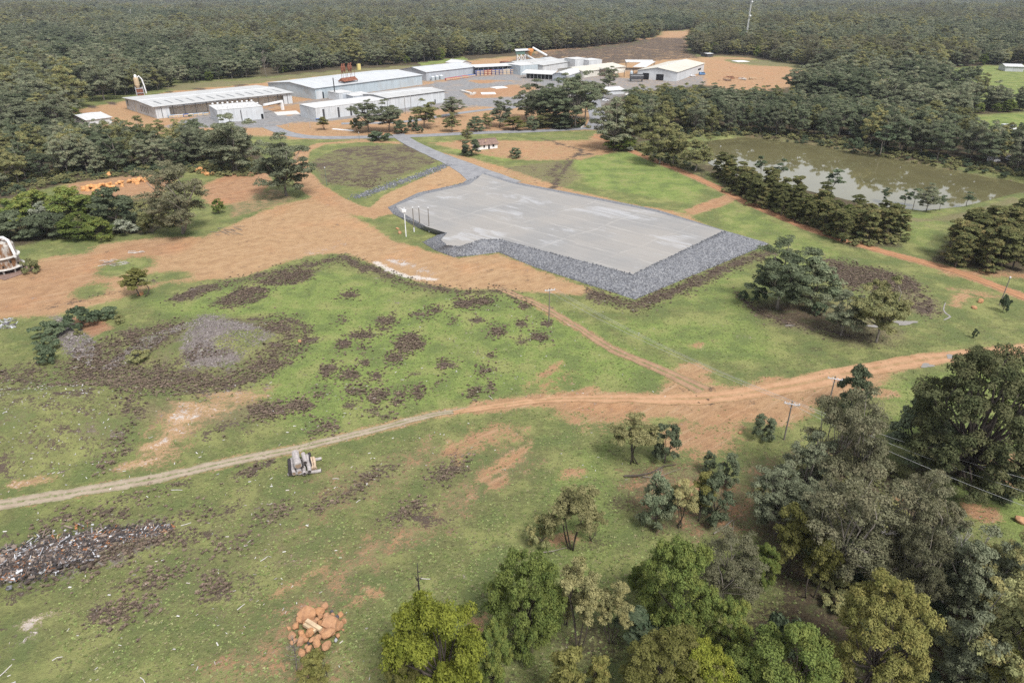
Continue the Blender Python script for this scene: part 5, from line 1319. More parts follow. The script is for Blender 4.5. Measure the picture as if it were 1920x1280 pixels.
    for x in (0, w / 2):
        for z in (0, h * .36):
            K.tube([(x, 0, z), (x + w / 2, 0, z + h * .36)], .22, 5); K.tube([(x + w / 2, 0, z), (x, 0, z + h * .36)], .22, 5)
    K.build('frame', MT['pipe'], t)
    K = MB(); K.box((w / 2 - 1, 3, h * .8), (w + 1, 7, h * .16)); K.build('cabin', MT['green'], t); K = MB(); K.slab([(-2, -1.5, h * .9), (w + 5, -1.5, h * .93), (w + 5, 8, h * .99), (-2, 8, h * .96)], .3); K.build('roof', MT['roofw'], t)
    K = MB(); K.lathe([(.6, 0), (3.4, 5), (3.4, 7), (2.6, 8)], (w + 6.5, 3, h * .6), 12); K.build('hopper', MT['orange'], t)
    K = MB(); K.tube([(w + 9, 3, h * 1.05), (w + 26, 6, h * .62)], 1.0, 6); K.build('conveyor', MT['pipe'], t); K = MB(); K.tube([(w, 3, h * .72), (w + 22, 1, h * .12)], 1.1, 6); K.build('chute', MT['steel'], t)
    flat_block('chip_bin', 'brown timber bin at the foot of the chip tower', (950,128.5), (962,127.5), (947,126), 119, MT['rust'], MT['rust'], cat='bin', eave_m=6)
    # open shelters and hoppers right of the sawmill
    def shelter(label, N, Rp, L, e, rm, pitch):
        n, a, w, d = site(N, Rp, L); t = thing('open_shelter', label, 'shelter', n, a)
        K = MB(); K.slab([(-.8, -.8, e), (w + .8, -.8, e), (w + .8, d + .8, e + pitch), (-.8, d + .8, e + pitch)], .25); K.build('roof', rm, t)
        for x in (0, w):
            for y in (0, d): K = MB(); K.box((x, y, (e + pitch * (y > 0)) / 2 - .2), (.4, .4, e + pitch * (y > 0) - .4)); K.build('post', MT['darksteel'], t)
    shelter('flat white shelter roof on tall dark posts beyond the sawmill', (1174,132), (1224,132.5), (1177,128), 8.5, MT['roofw'], .4); shelter('tilted white shelter roof beside the dark hopper', (1187,143), (1208,144), (1191,135), 9, MT['roofw'], 2.2)
    shelter('small cream awning at the right end of the sawmill', (1158,146), (1170,144.5), (1153,139), 6.5, MT['roofc'], 1.4)
    n = P(1193, 153); t = thing('waste_hopper', 'dark blue-grey steel hopper before the tilted shelter', 'hopper', n, .02); K = MB(); K.box((0, 0, 4.2), (12.5, 5, 4.6)); K.build('bin', MT['darksteel'], t); K = MB(); K.box((0, -2.55, 5.4), (12.7, .2, .5)); K.build('rim', MT['steel'], t)
    for x in (-5.5, 5.5): K = MB(); K.box((x, 0, 1), (.5, 4, 2)); K.build('leg', MT['darksteel'], t)
    n = P(1183, 151); t = thing('slim_silo', 'slim pale green silo left of the dark hopper', 'silo', n); K = MB(); K.lathe([(1.5, 0), (1.5, 7.5), (.4, 9)], k=14); K.build('body', MT['ghost'], t); K = MB(); K.lathe([(.3, 9), (.3, 9.8)], k=8); K.build('cap', MT['steel'], t)
    gable('large_shed', 'large cream-roofed workshop with two dark doorways behind the pond wood', (1268,153), (1319,134.5), (1208,144.5), 139, 3.2, W1, MT['roofc'], eave_m=8.5,
          holes=[('door', 'left', .78, .1, 6.5, 6, H_), ('door', 'left', .42, .1, 7.5, 5.6, H_), ('door', 'right', .5, .1, 6, 5, H_), ('window', 'front', .82, 3, 12, 1.8, H_), ('roof_stripe', 'front', .5, 8.0, 20, .3, MT['brown'])])
    gable('office', 'low white office half hidden by trees at the end of the mill road', (1140,178), (1170,176), (1138,172), 172, 1.4, W1, MT['roofw'], eave_m=3.4); gable('office', 'small white gatehouse among the trees by the mill road', (1172,184), (1186,189), (1180,180), 182, 1.0, W1, MT['conc'], eave_m=3)
    gable('small_house', 'small house with a weathered brown roof and white walls', (897,281.5), (933,278), (888,276), 272, 1.9, simple('whitewash', (.68, .67, .66), .9), MT['brown'], over=.7, eave_m=2.9, cat='house', holes=[('window', 'front', .3, 1, .9, 1.3, H_), ('door', 'front', .55, .1, 1.0, 2.1, H_), ('window', 'front', .78, 1, 1.2, 1.2, H_), ('chimney', 'front', .38, 4.4, .7, .9, MT['timber'])])
    gable('small_shed', 'tiny dark hut at the forest corner beyond the workshop', (1326,107.5), (1336,107), (1325,105.5), 104, .6, MT['darksteel'], MT['roofw'], eave_m=4)
    gable('farm_shed', 'orange and white shack in a gap of the left forest', (356,117), (384,114), (354,112), 107, 1.2, MT['orange'], MT['roofw'], eave_m=5); gable('farm_shed', 'small dark shack in the upper left forest clearing', (156,99.5), (164,98.5), (154,97.5), 95, 1, MT['darksteel'], MT['conc'], eave_m=5)
    gable('farm_shed', 'long white farm shed behind trees at the far right', (1884,134), (1918,135), (1886,130), 128, 1.5, W1, MT['roofw'], eave_m=5); gable('farm_shed', 'white-roofed shack on the edge of the green paddock at the right', (1778,160), (1798,158), (1776,156), 154, 1.2, MT['cream'], MT['roofw'], eave_m=3.5)
    def slab_thing(name, lab, N, Rp, L, h, m, cat):
        n, a, w, d = site(N, Rp, L); B = MB(); B.box((w / 2, d / 2, h / 2 - .05), (w, d, h)); B.box((w / 2, d / 2, h + .02), (w * .94, d * .8, .14)); o = B.build(name, m); o.location = n; o.rotation_euler = (0, 0, a); tag(o, lab, cat)
    slab_thing('concrete_wall', 'long white concrete edge in the orange part of the yard', (862,172), (884,178), (863,170.5), 1.3, MT['conc'], 'wall'); slab_thing('concrete_wall', 'short white concrete edge joining the long one at a corner', (885,178.5), (893,176), (885,177), 1.3, MT['conc'], 'wall')
    slab_thing('concrete_slab', 'white concrete slab on the orange part of the yard', (903,177.5), (930,177), (904,174.5), .5, MT['pipe'], 'slab'); slab_thing('concrete_slab', 'white concrete slab behind the slender gum', (930,167), (952,165), (938,163), .5, MT['pipe'], 'slab')
    slab_thing('concrete_slab', 'pale slab lying on orange soil beyond the workshop', (1371,115), (1383,117), (1372,111), .6, MT['pipe'], 'slab'); slab_thing('concrete_slab', 'pale concrete apron between the vented block and the kilns', (520,217), (563,214), (513,211), .25, MT['conc'], 'slab')
    slab_thing('sign_board', 'blank yellow board at the forest edge behind the mill', (672,131.5), (677,131), (672,131), 6, MT['yellow'], 'board')
    K = MB(); pts = [P(*q) for q in ((1068,220),(1082,221),(1093,225),(1098,231),(1095,237),(1089,241))]
    for i in range(len(pts) - 1):
        c = (pts[i] + pts[i + 1]) / 2; dd = pts[i + 1] - pts[i]; K.box((c.x, c.y, .45), (dd.length + .25, .35, .9), math.atan2(dd.y, dd.x))
    tag(K.build('low_wall', MT['conc']), 'curved cream kerb wall at the mill road junction', 'wall')
    slab_thing('white_beam', 'white beam lying on the verge left of the junction', (1053,239.5), (1064,239), (1053,238), .6, MT['pipe'], 'beam'); slab_thing('white_beam', 'long white barrier lying beside the asphalt road on the left', (622,243), (662,246.5), (622,242), .4, MT['pipe'], 'beam')
    # scrap timber on the far ground
    for i, q in enumerate(((1292,142),(1362,152),(1388,150),(1372,147),(1410,149))):
        p = P(*q); B = MB(); rg = np.random.default_rng(i)
        for k in range(14): B.box((rg.normal(0, 4), rg.normal(0, 3), rg.uniform(.2, 1.6)), (rg.uniform(2, 6), .5, .4), rg.uniform(0, 3.1))
        o = B.build('scrap_heap', [MT['conc'], MT['brown'], MT['conc'], MT['rust'], MT['timber']][i]); o.location = p; tag(o, ['pale scrap heap right against the workshop', 'rusty brown scrap heap on the orange ground', 'white scrap heap right of the brown one', 'rust-red scrap heap behind the white one', 'yellowish scrap heap furthest right of the yard'][i], 'heap')

# ------------------------------------------------------------------ poles, wires, mast
def pole(loc, h, label, arm=None, lamp=False, lean=(0, 0), group=None, m=None, r=.17, cap=None):
    t = thing('lamp_post' if lamp else 'power_pole', label, 'lamp post' if lamp else 'pole', loc, 0, group)
    t.rotation_euler = (lean[0], lean[1], arm or 0)
    K = MB(); K.tube([(0, 0, -.3), (0, 0, h)], [r, r * .7], 9); K.build('pole', m or MT['polewood'], t)
    if arm is not None:
        K = MB(); K.box((0, -.22, h - .55), (2.9, .13, .16)); c = K.build('crossarm', MT['insul'], t)
        for x in (-1.3, -.45, .45, 1.3): K = MB(); K.lathe([(.05, 0), (.1, .08), (.06, .16), (.1, .2), (.04, .3)], (x, -.22, h - .46), 8); K.build('insulator', MT['insul'], c)
        for s in (-1, 1): K = MB(); K.tube([(s * .9, -.2, h - .6), (0, -.17, h - 1.5)], .035, 5); K.build('brace', MT['steel'], c)
    if lamp:
        K = MB(); K.tube([(0, 0, h - .1), (0, -1.2, h + .2)], .06, 6); c = K.build('arm', MT['steel'], t); K = MB(); K.box((0, -1.4, h + .2), (.35, .7, .16)); K.build('lamp_head', MT['pipe'], c)
    if cap: K = MB(); K.lathe([(.22, 0), (.22, .35), (.05, .45)], (0, 0, h), 8); K.build('cap', cap, t)
    return t

def build_poles():
    ends = {}
    arm = -.35
    for nm, base, ty, lab in (('a', (1029,602), 540, 'lone power pole beside the brown track in the meadow'), ('b', (1470,824), 752, 'near power pole with white crossarm left of the tall grey gum'), ('c', (1550,772), 705, 'power pole with crossarm before the round dark evergreen')):
        p = G(*base); h = hgt(p, ty); ends[nm] = (p, h)
        pole(p, h, lab, arm=arm if nm != 'a' else .3)
    p = G(1874, 572); pole(p, hgt(p, 521), 'leaning bare pole in the grass at the right edge', lean=(0, .03), m=MT['polewood'], r=.16, cap=MT['insul'])
    for (bx, by, ty, lab, mm) in ((761.5,443.5,392,'pale steel post with small head, leftmost beside the pad',MT['pipe']), (776.5,434.5,390,'second timber post from the left beside the pad',MT['polewood']), (787.5,428,389,'dark slender post standing rearmost beside the pad',MT['polewood']), (805,435,390.5,'rightmost timber post with pale foot beside the pad',MT['polewood'])):
        p = P(bx, by); t = pole(p, hgt(p, ty), lab, m=mm, r=.2, cap=MT['insul'])
        if mm is MT['pipe']: K = MB(); K.box((0, -.2, hgt(p, ty) - .6), (1.4, .7, .8)); K.build('junction_box', MT['pipe'], t); K = MB(); K.tube([(-.1, 0, hgt(p, ty) - .3), (-1.6, -.2, hgt(p, ty) + .5)], .08, 6); K.build('arm', MT['pipe'], t)
        else: K = MB(); K.tube([(0, 0, .0), (0, 0, 1.6)], .24, 9); K.build('foot', MT['insul'], t)
    for (bx, by, ty, lab) in ((582,240,207,'lamp post left of the young thin tree'), (541,238,222,'low lamp post by the road bend'), (733,232,220,'lamp post in the middle of the orange verge'), (859,188,162,'lamp post standing in the mill yard'), (945,222,206,'lamp post left of the tall tree clump')):
        p = P(bx, by); pole(p, hgt(p, ty), lab, lamp=True, m=MT['steel'], r=.14)
    for (bx, by, ty, lab) in ((760.5,214,183,'pale bare pole before the patched shed'), (771,208,181,'darker bare pole before the patched shed')):
        p = P(bx, by); pole(p, hgt(p, ty), lab, r=.2, cap=MT['insul'])
    p = P(672 + 2, 263); pole(p, 4.2, 'thin green post in the north-west field', m=MT['green'], r=.12, cap=MT['insul'])
    p = P(613, 349); pole(p, hgt(p, 315), 'thin green pole at the corner of the weedy field', m=MT['green'], r=.12, cap=MT['insul'])
    # wires
    (pa, ha), (pb, hb), (pc, hc) = ends['a'], ends['b'], ends['c']
    ca = math.cos(arm); sa = math.sin(arm); wm = simple('bare_wire', (.42, .42, .42), .5, .3)
    def wire(a, b, sag, lab):
        pts = [a.lerp(b, k / 24) - Vector((0, 0, sag * 4 * (k / 24) * (1 - k / 24))) for k in range(25)]
        K = MB(); K.tube(pts, .028, 5); tag(K.build('power_wire', wm), lab, 'wire')
    words = ('left', 'middle', 'right')
    for k, x in enumerate((-1.3, .45, 1.3)):
        A = pa + Vector((x * math.cos(.3), x * math.sin(.3), ha - .2)); Bq = pb + Vector((x * ca, x * sa, hb - .2)); wire(A, Bq, 1.5, f'{words[k]} power wire between the lone pole and the near power pole')
        e = P(1995 + 22 * k, 975 - 24 * k, 9.0); wire(Bq, e, 1.1, f'{words[k]} power wire running from the near pole to the lower right')
    # mast
    n = P(1397, 86); h = hgt(n, 2); t = thing('radio_mast', 'tall pale lattice radio mast rising from the forest', 'mast', n); K = MB(); k = 14
    L = [(1.5 * math.cos(q), 1.5 * math.sin(q)) for q in (0, 2.09, 4.19)]
    for i, (x, y) in enumerate(L):
        K.tube([(x, y, 0), (x * .45, y * .45, h)], .14, 5); x2, y2 = L[(i + 1) % 3]
        for j in range(k):
            s0, s1 = 1 - .55 * j / k, 1 - .55 * (j + 1) / k; K.tube([(x * s0, y * s0, h * j / k), (x2 * s1, y2 * s1, h * (j + 1) / k)], .08, 4); K.tube([(x * s1, y * s1, h * (j + 1) / k), (x2 * s1, y2 * s1, h * (j + 1) / k)], .08, 4)
    K.build('lattice', MT['pipe'], t)
    for z, r in ((h * .66, 1.5), (h * .97, 1.2)): K = MB(); K.lathe([(r, 0), (r, 1.6), (r * .4, 2)], (1.2, -1, z), 10); K.build('antenna', MT['pipe'], t)

# ------------------------------------------------------------------ vehicles
def build_vehicles():
    def protos(nm, van, col):
        body = MB()
        if van: pr = [(-2.4, .35), (2.4, .35), (2.4, 1.05), (1.9, 1.25), (1.5, 2.1), (-2.4, 2.15)]
        else: pr = [(-2.1, .35), (2.15, .35), (2.15, .8), (1.2, .98), (.6, 1.45), (-1.3, 1.48), (-2.0, .95)]
        body.prism([Vector((x, -.85, z)) for x, z in pr], (0, 0, 0), (0, 1.7, 0))
        win = MB(); (win.box((.3, 0, 1.65), (2.9, 1.74, .5)) if van else win.box((-.3, 0, 1.2), (1.7, 1.74, .34)))
        wh = MB(); 
        wm = MB(); wm.tube([(0, -.11, 0), (0, .11, 0)], .33, 12); hl = MB(); hl.box((0, 0, 0), (.08, .3, .18))
        return [(body.mesh('body', col), 'body', (0, 0, 0)), (win.mesh('window', MT['glass']), 'window', (0, 0, 0))] + [(wm.mesh('wheel', MT['black']), 'wheel', (x, y, .33)) for x in (-1.35, 1.35) for y in (-.8, .8)] + [(hl.mesh('headlight', MT['insul']), 'headlight', (2.15 if not van else 2.4, y, .7)) for y in (-.55, .55)]
    wc = simple('white_car_paint', (.7, .7, .72), .25, var=.05, spec=.5); bc = simple('blue_car_paint', (.1, .22, .42), .25, var=.05, spec=.5); sc = simple('silver_car_paint', (.4, .41, .43), .3, .4, var=.05)
    V = {(v, c): protos(c, v, m) for v in (0, 1) for c, m in (('white', wc), ('blue', bc), ('silver', sc))}
    def put(q, rz, v, c, lab, s=1.0):
        p = P(*q); t = thing('parked_van' if v else 'parked_car', lab, 'van' if v else 'car', p, rz); t.scale = (s, s, s)
        for me, nm, off in V[(v, c)]: o = part(nm, me, t); o.location = off
    put((1890,246), .1, 1, 'white', 'white van parked on the green field at the far right', 2.0); put((1617,250), 1.0, 1, 'blue', 'blue van glimpsed between trees behind the pond', 1.5); put((1601,252), .5, 1, 'white', 'white van glimpsed left of the blue van behind the pond', 1.5)
    put((1693,248), .3, 0, 'white', 'white car between trees beyond the pond middle', 1.4); put((1723,256), .6, 0, 'silver', 'silver car between trees beyond the pond', 1.4); put((1780,278), .4, 0, 'white', 'white car beneath the trees right of the pond wood middle', 1.4)
    put((1862,304), .2, 1, 'white', 'white van under trees near the right end of the pond', 1.3); put((1893,300), .6, 0, 'white', 'white car under trees at the extreme right of the pond', 1.4); put((1903,251), .4, 0, 'white', 'white car behind the white van on the green field', 1.2)
    put((1118,166), .9, 1, 'white', 'white van at the top of the mill road', 1.2); put((1112,170), .9, 0, 'silver', 'silver car on the mill road behind the white van', 1.2); put((92,238), .2, 1, 'white', 'white van beside the little grey hut on the far left', 1.1)
    put((1135,190), .2, 0, 'white', 'white car before the low white office', 1.2); put((1316,141), .3, 1, 'blue', 'blue truck-sized van beside the workshop', 1.4); put((1299,144), .3, 0, 'white', 'white car beside the workshop wall', 1.3)

# ------------------------------------------------------------------ rocks, logs, furnace and rubbish
def build_yard_bits(B):
    rocks = []
    rockm = Mat('orange_laterite'); o = rockm.obj(); oi = rockm.n('ObjectInfo').outputs['Random']
    n1 = rockm.noise(1.4, 5, .65, o); n2 = rockm.noise(4, 4, .6, o)
    c = rockm.mix(rockm.rng(n1, .35, .68), (.42, .22, .105), (.26, .13, .065)); c = rockm.mix(rockm.math('MULTIPLY', rockm.rng(n2, .5, .7), .5), c, (.5, .31, .18)); c = rockm.mix(rockm.math('MULTIPLY', oi, .45), c, (.33, .2, .13))
    LM = rockm.pbr(c, .9, 0, rockm.bump(n2, .6, .15)); dk = simple('dark_stone', (.07, .07, .08), .6, var=.4); gs = simple('grey_stone', (.3, .3, .31), .9)
    for s in range(4):
        v, f = ico_rock(2, .09, 40 + s); v = v * np.array([1, .85, .75]); rg = np.random.default_rng(s)
        for _ in range(9):                      # knock flat faces off
            nn = rg.normal(size=3); nn /= np.linalg.norm(nn); dd = v @ nn; k = np.clip(dd - rg.uniform(.5, .8), 0, None); v = v - k[:, None] * nn
        rocks.append(mesh_np('boulder', v, [f], [LM], smooth=False))
    variants = {}
    def rk(loc, r, lab, grp=None, mat=None, k=0, name='boulder', sq=None):
        me = rocks[k % 4]
        if mat:
            if (k % 4, mat.name) not in variants: m2 = me.copy(); m2.materials.clear(); m2.materials.append(mat); variants[(k % 4, mat.name)] = m2
            me = variants[(k % 4, mat.name)]
        q = link(bpy.data.objects.new(name, me)); q.location = loc; q.scale = tuple(r * s for s in (sq or (random.uniform(.9, 1.25), random.uniform(.85, 1.1), random.uniform(.8, 1.05)))); q.rotation_euler = (random.uniform(-.4, .4), random.uniform(-.4, .4), random.uniform(0, 6.28)); tag(q, lab, 'boulder', grp)
    big = [(570,400,150),(760,350,90),(870,270,62),(900,430,62),(800,430,52),(1010,420,48),(1170,400,52),(1010,570,155),(1130,610,95),(1230,530,55),(960,750,104),(1110,790,50),(910,970,98),(740,920,88),(770,830,60),(600,740,92),(830,710,62),(720,520,56),(800,580,56),(430,740,68),
           (270,790,84),(215,660,46),(420,480,74),(440,900,80),(590,1030,62),(460,1110,70),(740,1090,66),(520,880,44),(640,880,52),(350,620,62),(540,990,36),(850,500,28),(770,480,28),(1210,690,24),(320,900,60),(690,680,60),(560,600,80),(900,620,70),(660,600,80),(1000,680,60),(480,820,60)]
    for i, (zx, zy, zr) in enumerate(big):
        px, py = 520 + zx / 9.84, 1110 + zy / 9.84; r = zr / 9.84 * depth(px, py) / FPX
        dd = math.hypot(zx - 720, (zy - 680) * 1.1) / 520; z = max(0, 1 - dd * dd) * 1.0 + r * .35
        nmz = {0: 'largest craggy orange boulder at the back left of the boulder heap', 7: 'largest craggy orange boulder on the right of the boulder heap', 12: 'smooth round orange boulder at the front of the boulder heap', 13: 'upright oblong orange boulder at the front of the boulder heap', 10: 'rounded orange boulder right of the timber offcuts', 20: 'tall brownish boulder on the left flank of the boulder heap'}
        rk(P(px, py, z), r * 1.3, nmz.get(i, ('small' if zr < 50 else 'medium') + ' rough orange boulder in the heap on the grass'), 'boulders of the orange heap', None, i)
    for zx, zy, zr, lab, m in ((1110,450,48,'black lump at the right rim of the boulder heap',dk), (1010,350,34,'small black and white lump at the back of the boulder heap',dk), (590,930,40,'blue-grey stone in the front of the boulder heap',dk), (1085,875,44,'flat grey stone at the right foot of the boulder heap',gs)):
        px, py = 520 + zx / 9.84, 1110 + zy / 9.84; rk(P(px, py, .4), zr / 9.84 * depth(px, py) / FPX, lab, None, m, int(zx), 'stone')
    for a, b, z, lab in (((575,1163.5),(602,1179),1.75,'pale sawn timber offcut lying on top of the boulder heap'), ((571,1170),(592,1181.5),1.4,'second pale timber offcut under the first on the boulder heap')):
        p, q = P(*a, z), P(*b, z); K = MB(); c = (p + q) / 2; K.box((0, 0, 0), ((q - p).length, .55, .4)); K.box((0, 0, .21), ((q - p).length * .97, .5, .03)); o = K.build('timber_offcut', MT['timber']); o.location = c; o.rotation_euler = (0, .06, math.atan2(q.y - p.y, q.x - p.x)); tag(o, lab, 'timber')
    OR = simple('bright_orange_laterite', (.52, .27, .11), .9, var=.35, scale=1.5)
    # the boulder windrows below the left wood
    for pa, n, wd, hh, lab, grp in (([(158,356),(185,352),(215,348),(250,342),(282,338)], 92, 3.6, 1.4, 'orange boulder in the long windrow under the left wood', 'windrow boulders'), ([(372,318),(384,325),(396,331)], 22, 2.6, .9, 'orange boulder in the short windrow by the large grey-green gum', 'short windrow boulders'), ([(196,330),(214,326)], 14, 3, .6, 'orange boulder in the shaded heap behind the long windrow', 'shaded heap boulders')):
        pp = [P(*q) for q in pa]
        for i in range(n):
            t = random.random() * (len(pp) - 1) * .999; k = int(t); p = pp[k].lerp(pp[k + 1], t - k); off = random.gauss(0, 1)
            rk(p + Vector((random.gauss(0, .8), off * wd * .6, max(0, hh * (1 - abs(off) * .6)))), random.uniform(.6, 1.4), lab, grp, OR, i)
    for q, r, lab in (((264,553),.9,'orange boulder under the small round-topped yellow-green tree'), ((1826,578),.9,'orange boulder on the grass left of the leaning pole'), ((1838,567),1.1,'larger orange boulder behind the one on the right-hand grass'), ((1643,795),1.0,'orange boulder on the grass behind the tall grey gum'), ((1628,812),1.1,'brown boulder on the grass behind the tall grey gum'), ((750,437),1.0,'orange boulder at the foot of the pale steel post'), ((745,430),.8,'orange-brown boulder behind the pale steel post'),
                      ((1918,885),1.3,'red boulder at the right frame edge under the big tree'), ((1912,978),1.2,'red boulder at the right frame edge below the wires'), ((1388,812),.5,'small orange stone by the round dark bush'), ((562,640),.6,'small yellow stone in the meadow beside the mulch heap')):
        rk(G(*q) + Vector((0, 0, r * .3)), r, lab, None, None, int(r * 10))
    # log stack
    def log(a, b, z, r, mat, lab, e=None, m2=None):
        p, q = P(*a, z), P(*b, z); L = (q - p).length; t = thing('log', lab, 'log', p, math.atan2(q.y - p.y, q.x - p.x)); rg = np.random.default_rng(int(a[0] * 7)); K = MB(); K.tube([(L * k / 5, rg.normal(0, .04), rg.normal(0, .04)) for k in range(6)], [r * rg.uniform(.93, 1.07) for _ in range(6)], 10, cap=True); K.build('bark', mat, t)
        for x, s in ((0, -1), (L, 1)): K = MB(); K.tube([(x - .01 * s, 0, 0), (x + .03 * s, 0, 0)], r * .86, 10); K.build('cut_end', e or LE, t)
    gl = simple('silvery_log', (.34, .31, .30), .85, var=.35, scale=2); dl = simple('charred_log', (.035, .03, .032), .9, var=.5, scale=2); tl = simple('tan_log', (.45, .34, .24), .85, scale=2); LE = simple('log_end', (.24, .17, .12), .9, var=.4, scale=3); de = simple('charred_end', (.05, .04, .04), .9)
    log((553,849),(559,872.5), 2.15, .66, gl, 'thickest silvery log lying on top of the log stack'); log((568,850),(572.5,867), 1.75, .42, gl, 'shorter silvery log on top beside the thickest log', de); log((575,853),(580.5,884), 1.25, .36, gl, 'long whitish log running down the middle of the log stack', de)
    log((580,850),(583,876), .95, .34, dl, 'dark log right of the long whitish log', de); log((543,862),(544.5,888), .75, .40, dl, 'blackened log at the left end of the log stack', de); log((548,860),(551,888), .85, .38, gl, 'splintered grey log second from the left in the stack'); log((556,864),(562,886), .8, .46, gl, 'stout pale log under the thickest log')
    log((566,862),(571,888), .75, .34, gl, 'grey-violet log with ragged end in the stack', de); log((583,858),(586.5,879), 1.0, .25, tl, 'slim tan log, the left one of a pair'); log((588,857),(591.5,878), 1.0, .25, tl, 'slim tan log, the right one of a pair'); log((541,869),(603,859.5), .32, .3, gl, 'rear bearer log under the stack, sticking out to the right'); log((540,889),(602.5,882), .32, .32, gl, 'front bearer log under the stack, sticking out to the right', de); log((561,858),(567,876), 1.2, .3, dl, 'charred log wedged below the thickest log', de)
    # furnace (old kiln) on the left
    p = P(12, 507); t = thing('old_furnace', 'rusty white cylindrical furnace with bent pipe at the left edge', 'furnace', p, -.4)
    fm = Mat('rusty_white_steel'); o = fm.obj(); n1 = fm.noise(.5, 5, .7, fm.vmul(o, (1, 1, .35))); n2 = fm.noise(1.6, 4, .6, o); c = fm.mix(fm.rng(n1, .42, .58), (.42, .40, .37), (.17, .085, .04)); c = fm.mix(fm.math('MULTIPLY', fm.rng(n2, .52, .68), .6), c, (.1, .07, .05)); FM = fm.pbr(c, .8)
    K = MB(); K.lathe([(4.9, 1.5), (5.2, 1.6), (4.6, 2.0), (4.4, 4.6), (4.75, 4.8), (4.75, 5.1), (4.3, 5.3), (4.2, 8.6), (3.6, 9.4), (2.2, 9.8)], k=28); K.build('body', FM, t)
    for z, r in ((1.55, 5.5), (4.95, 5.1)): K = MB(); K.lathe([(r, 0), (r, .3), (r - .5, .32)], (0, 0, z), 28); K.build('flange', MT['conc'], t)
    for k in range(9): K = MB(); q = k * 6.283 / 9; K.box((4.5 * math.cos(q), 4.5 * math.sin(q), .75), (.35, .35, 1.7)); K.build('leg', MT['conc'], t)
    for k in range(7): K = MB(); q = -2.6 + k * .5; K.box((4.5 * math.cos(q), 4.5 * math.sin(q), 2.6 + 1.2 * (k % 2)), (.5, .5, .5), q); K.build('port', MT['black'], t)
    K = MB(); K.tube([(-1.5, 0, 10.6), (3.2, .6, 11.2), (4.6, .9, 10.4), (5.4, 1, 6.0), (5.2, 1, 4.9)], .42, 10); K.build('bent_pipe', MT['pipe'], t); K = MB(); K.box((-1, 0, 10.3), (3.2, 2.6, 1.2)); K.build('hood', MT['rust'], t)
    K = MB(); K.box((1.5, -.5, .12), (13, 10.5, .24)); K.build('plinth', MT['brown'], t)
    # litter of sticks
    def stick(q, L, rz, lab, m, r=.07, grp=None):
        p = G(*q); K = MB(); rg = np.random.default_rng(int(q[0])); K.tube([(-L / 2, 0, .1), (0, rg.normal(0, L * .05), .14), (L / 2, 0, .1)], [r, r * .9, r * .6], 6); o = K.build('stick', m); o.location = p; o.rotation_euler = (0, 0, rz); tag(o, lab, 'stick', grp)
    pw = B['pale']
    for q, L, rz, lab in (((452,1138),1.3,1.0,'white stick on the grass left of the boulder heap'),((9,1259),2.2,1.3,'white plank near the bottom left corner'),((332,919),2.0,0,'pale stick right below the pale track'),((672,940),1.0,.9,'small white splinters in the grass below the log stack'),((797,1085),1.6,-.1,'white stick beside the burnt black stump'),((495,1048),1.3,.9,'thin pale stick in the lower meadow'),((349,983),1.6,.5,'pale stick at the tip of the rubbish heap'),((630,898),1.2,0,'white scrap right of the log stack'),((920,746),1.6,-1.0,'pale stick above the track in the meadow'),((755,712),.8,0,'tiny white scrap in the meadow'),((380,657),1.8,1.2,'white branch on the mulch heap'),((498,608),1.4,-.7,'white branch at the right of the mulch heap'),((140,690),1.6,.8,'white scrap among dead weeds on the left'),((175,690),1.0,.2,'small white scrap among dead weeds on the left'),((108,1235),1.2,.5,'faint pale stick low in the meadow'),((268,1276),1.4,-.7,'pale stick on the bottom edge')): stick(q, L, rz, lab, pw)
    for i in range(26): stick((190 + 50 * random.random() ** .8, 487 + 12 * random.random()), random.uniform(1.2, 3.6), random.uniform(-.5, .6), 'grey weathered timber in the small pile on the tan soil', [B['bark'], pw][i % 2], .09, 'timber of the small pile')
    for i in range(9): stick((245 + 22 * random.random(), 471 + 4 * random.random()), random.uniform(1.5, 3.5), random.uniform(-.2, .3), 'pale timber scattered above the small pile', pw, .09, 'timber above the small pile')
    for i in range(22): stick((78 + 60 * random.random(), 372 + 16 * random.random()), random.uniform(2, 5), random.uniform(0, 3.1), 'grey dead branch in the heap under the left wood', B['bark'], .11, 'heap of dead branches')
    for i in range(16): stick((402 + 48 * random.random(), 425 + 16 * random.random()), random.uniform(2, 5), random.uniform(-.9, .2), 'grey fallen branch right of the large grey-green gum', B['bark'], .1, 'fallen branches by the gum')
    for i in range(14): stick((1715 + 45 * random.random(), 1115 + 30 * random.random()), random.uniform(1.5, 4), random.uniform(-.9, .2), 'bleached fallen branch under the right wood', pw if i % 2 else B['bark'], .09, 'fallen branches of the right wood')
    def limb(pts, r, lab, m):
        K = MB(); q = [G(*a) for a in pts]; q = [a + Vector((0, 0, .25 + .35 * (i % 2))) for i, a in enumerate(q)]; K.tube(q, np.linspace(r, r * .35, len(q)), 6); rg = np.random.default_rng(3)
        for a in q[1:-1]: K.tube([a, a + Vector((rg.normal(0, .8), rg.normal(0, .8), .6))], [r * .4, r * .1], 5)
        tag(K.build('fallen_limb', m), lab, 'branch')
    limb([(1170,894),(1195,896),(1220,888),(1245,878),(1268,872)], .2, 'long dark fallen limb below the cream-tipped wattle', B['dbark']); limb([(1010,1038),(1035,1038),(1062,1028)], .1, 'thin fallen limb at the foot of the lone open wattle', B['bark']); limb([(1338,1002),(1360,990),(1374,976)], .14, 'pale fallen limb on the grass right of the middle grove', B['bark']); limb([(1365,1020),(1372,1005),(1376,978)], .1, 'second pale limb meeting the first right of the middle grove', B['bark']); limb([(1205,895),(1230,900),(1275,880)], .08, 'thin fallen branch beside the long dark limb', B['bark'])

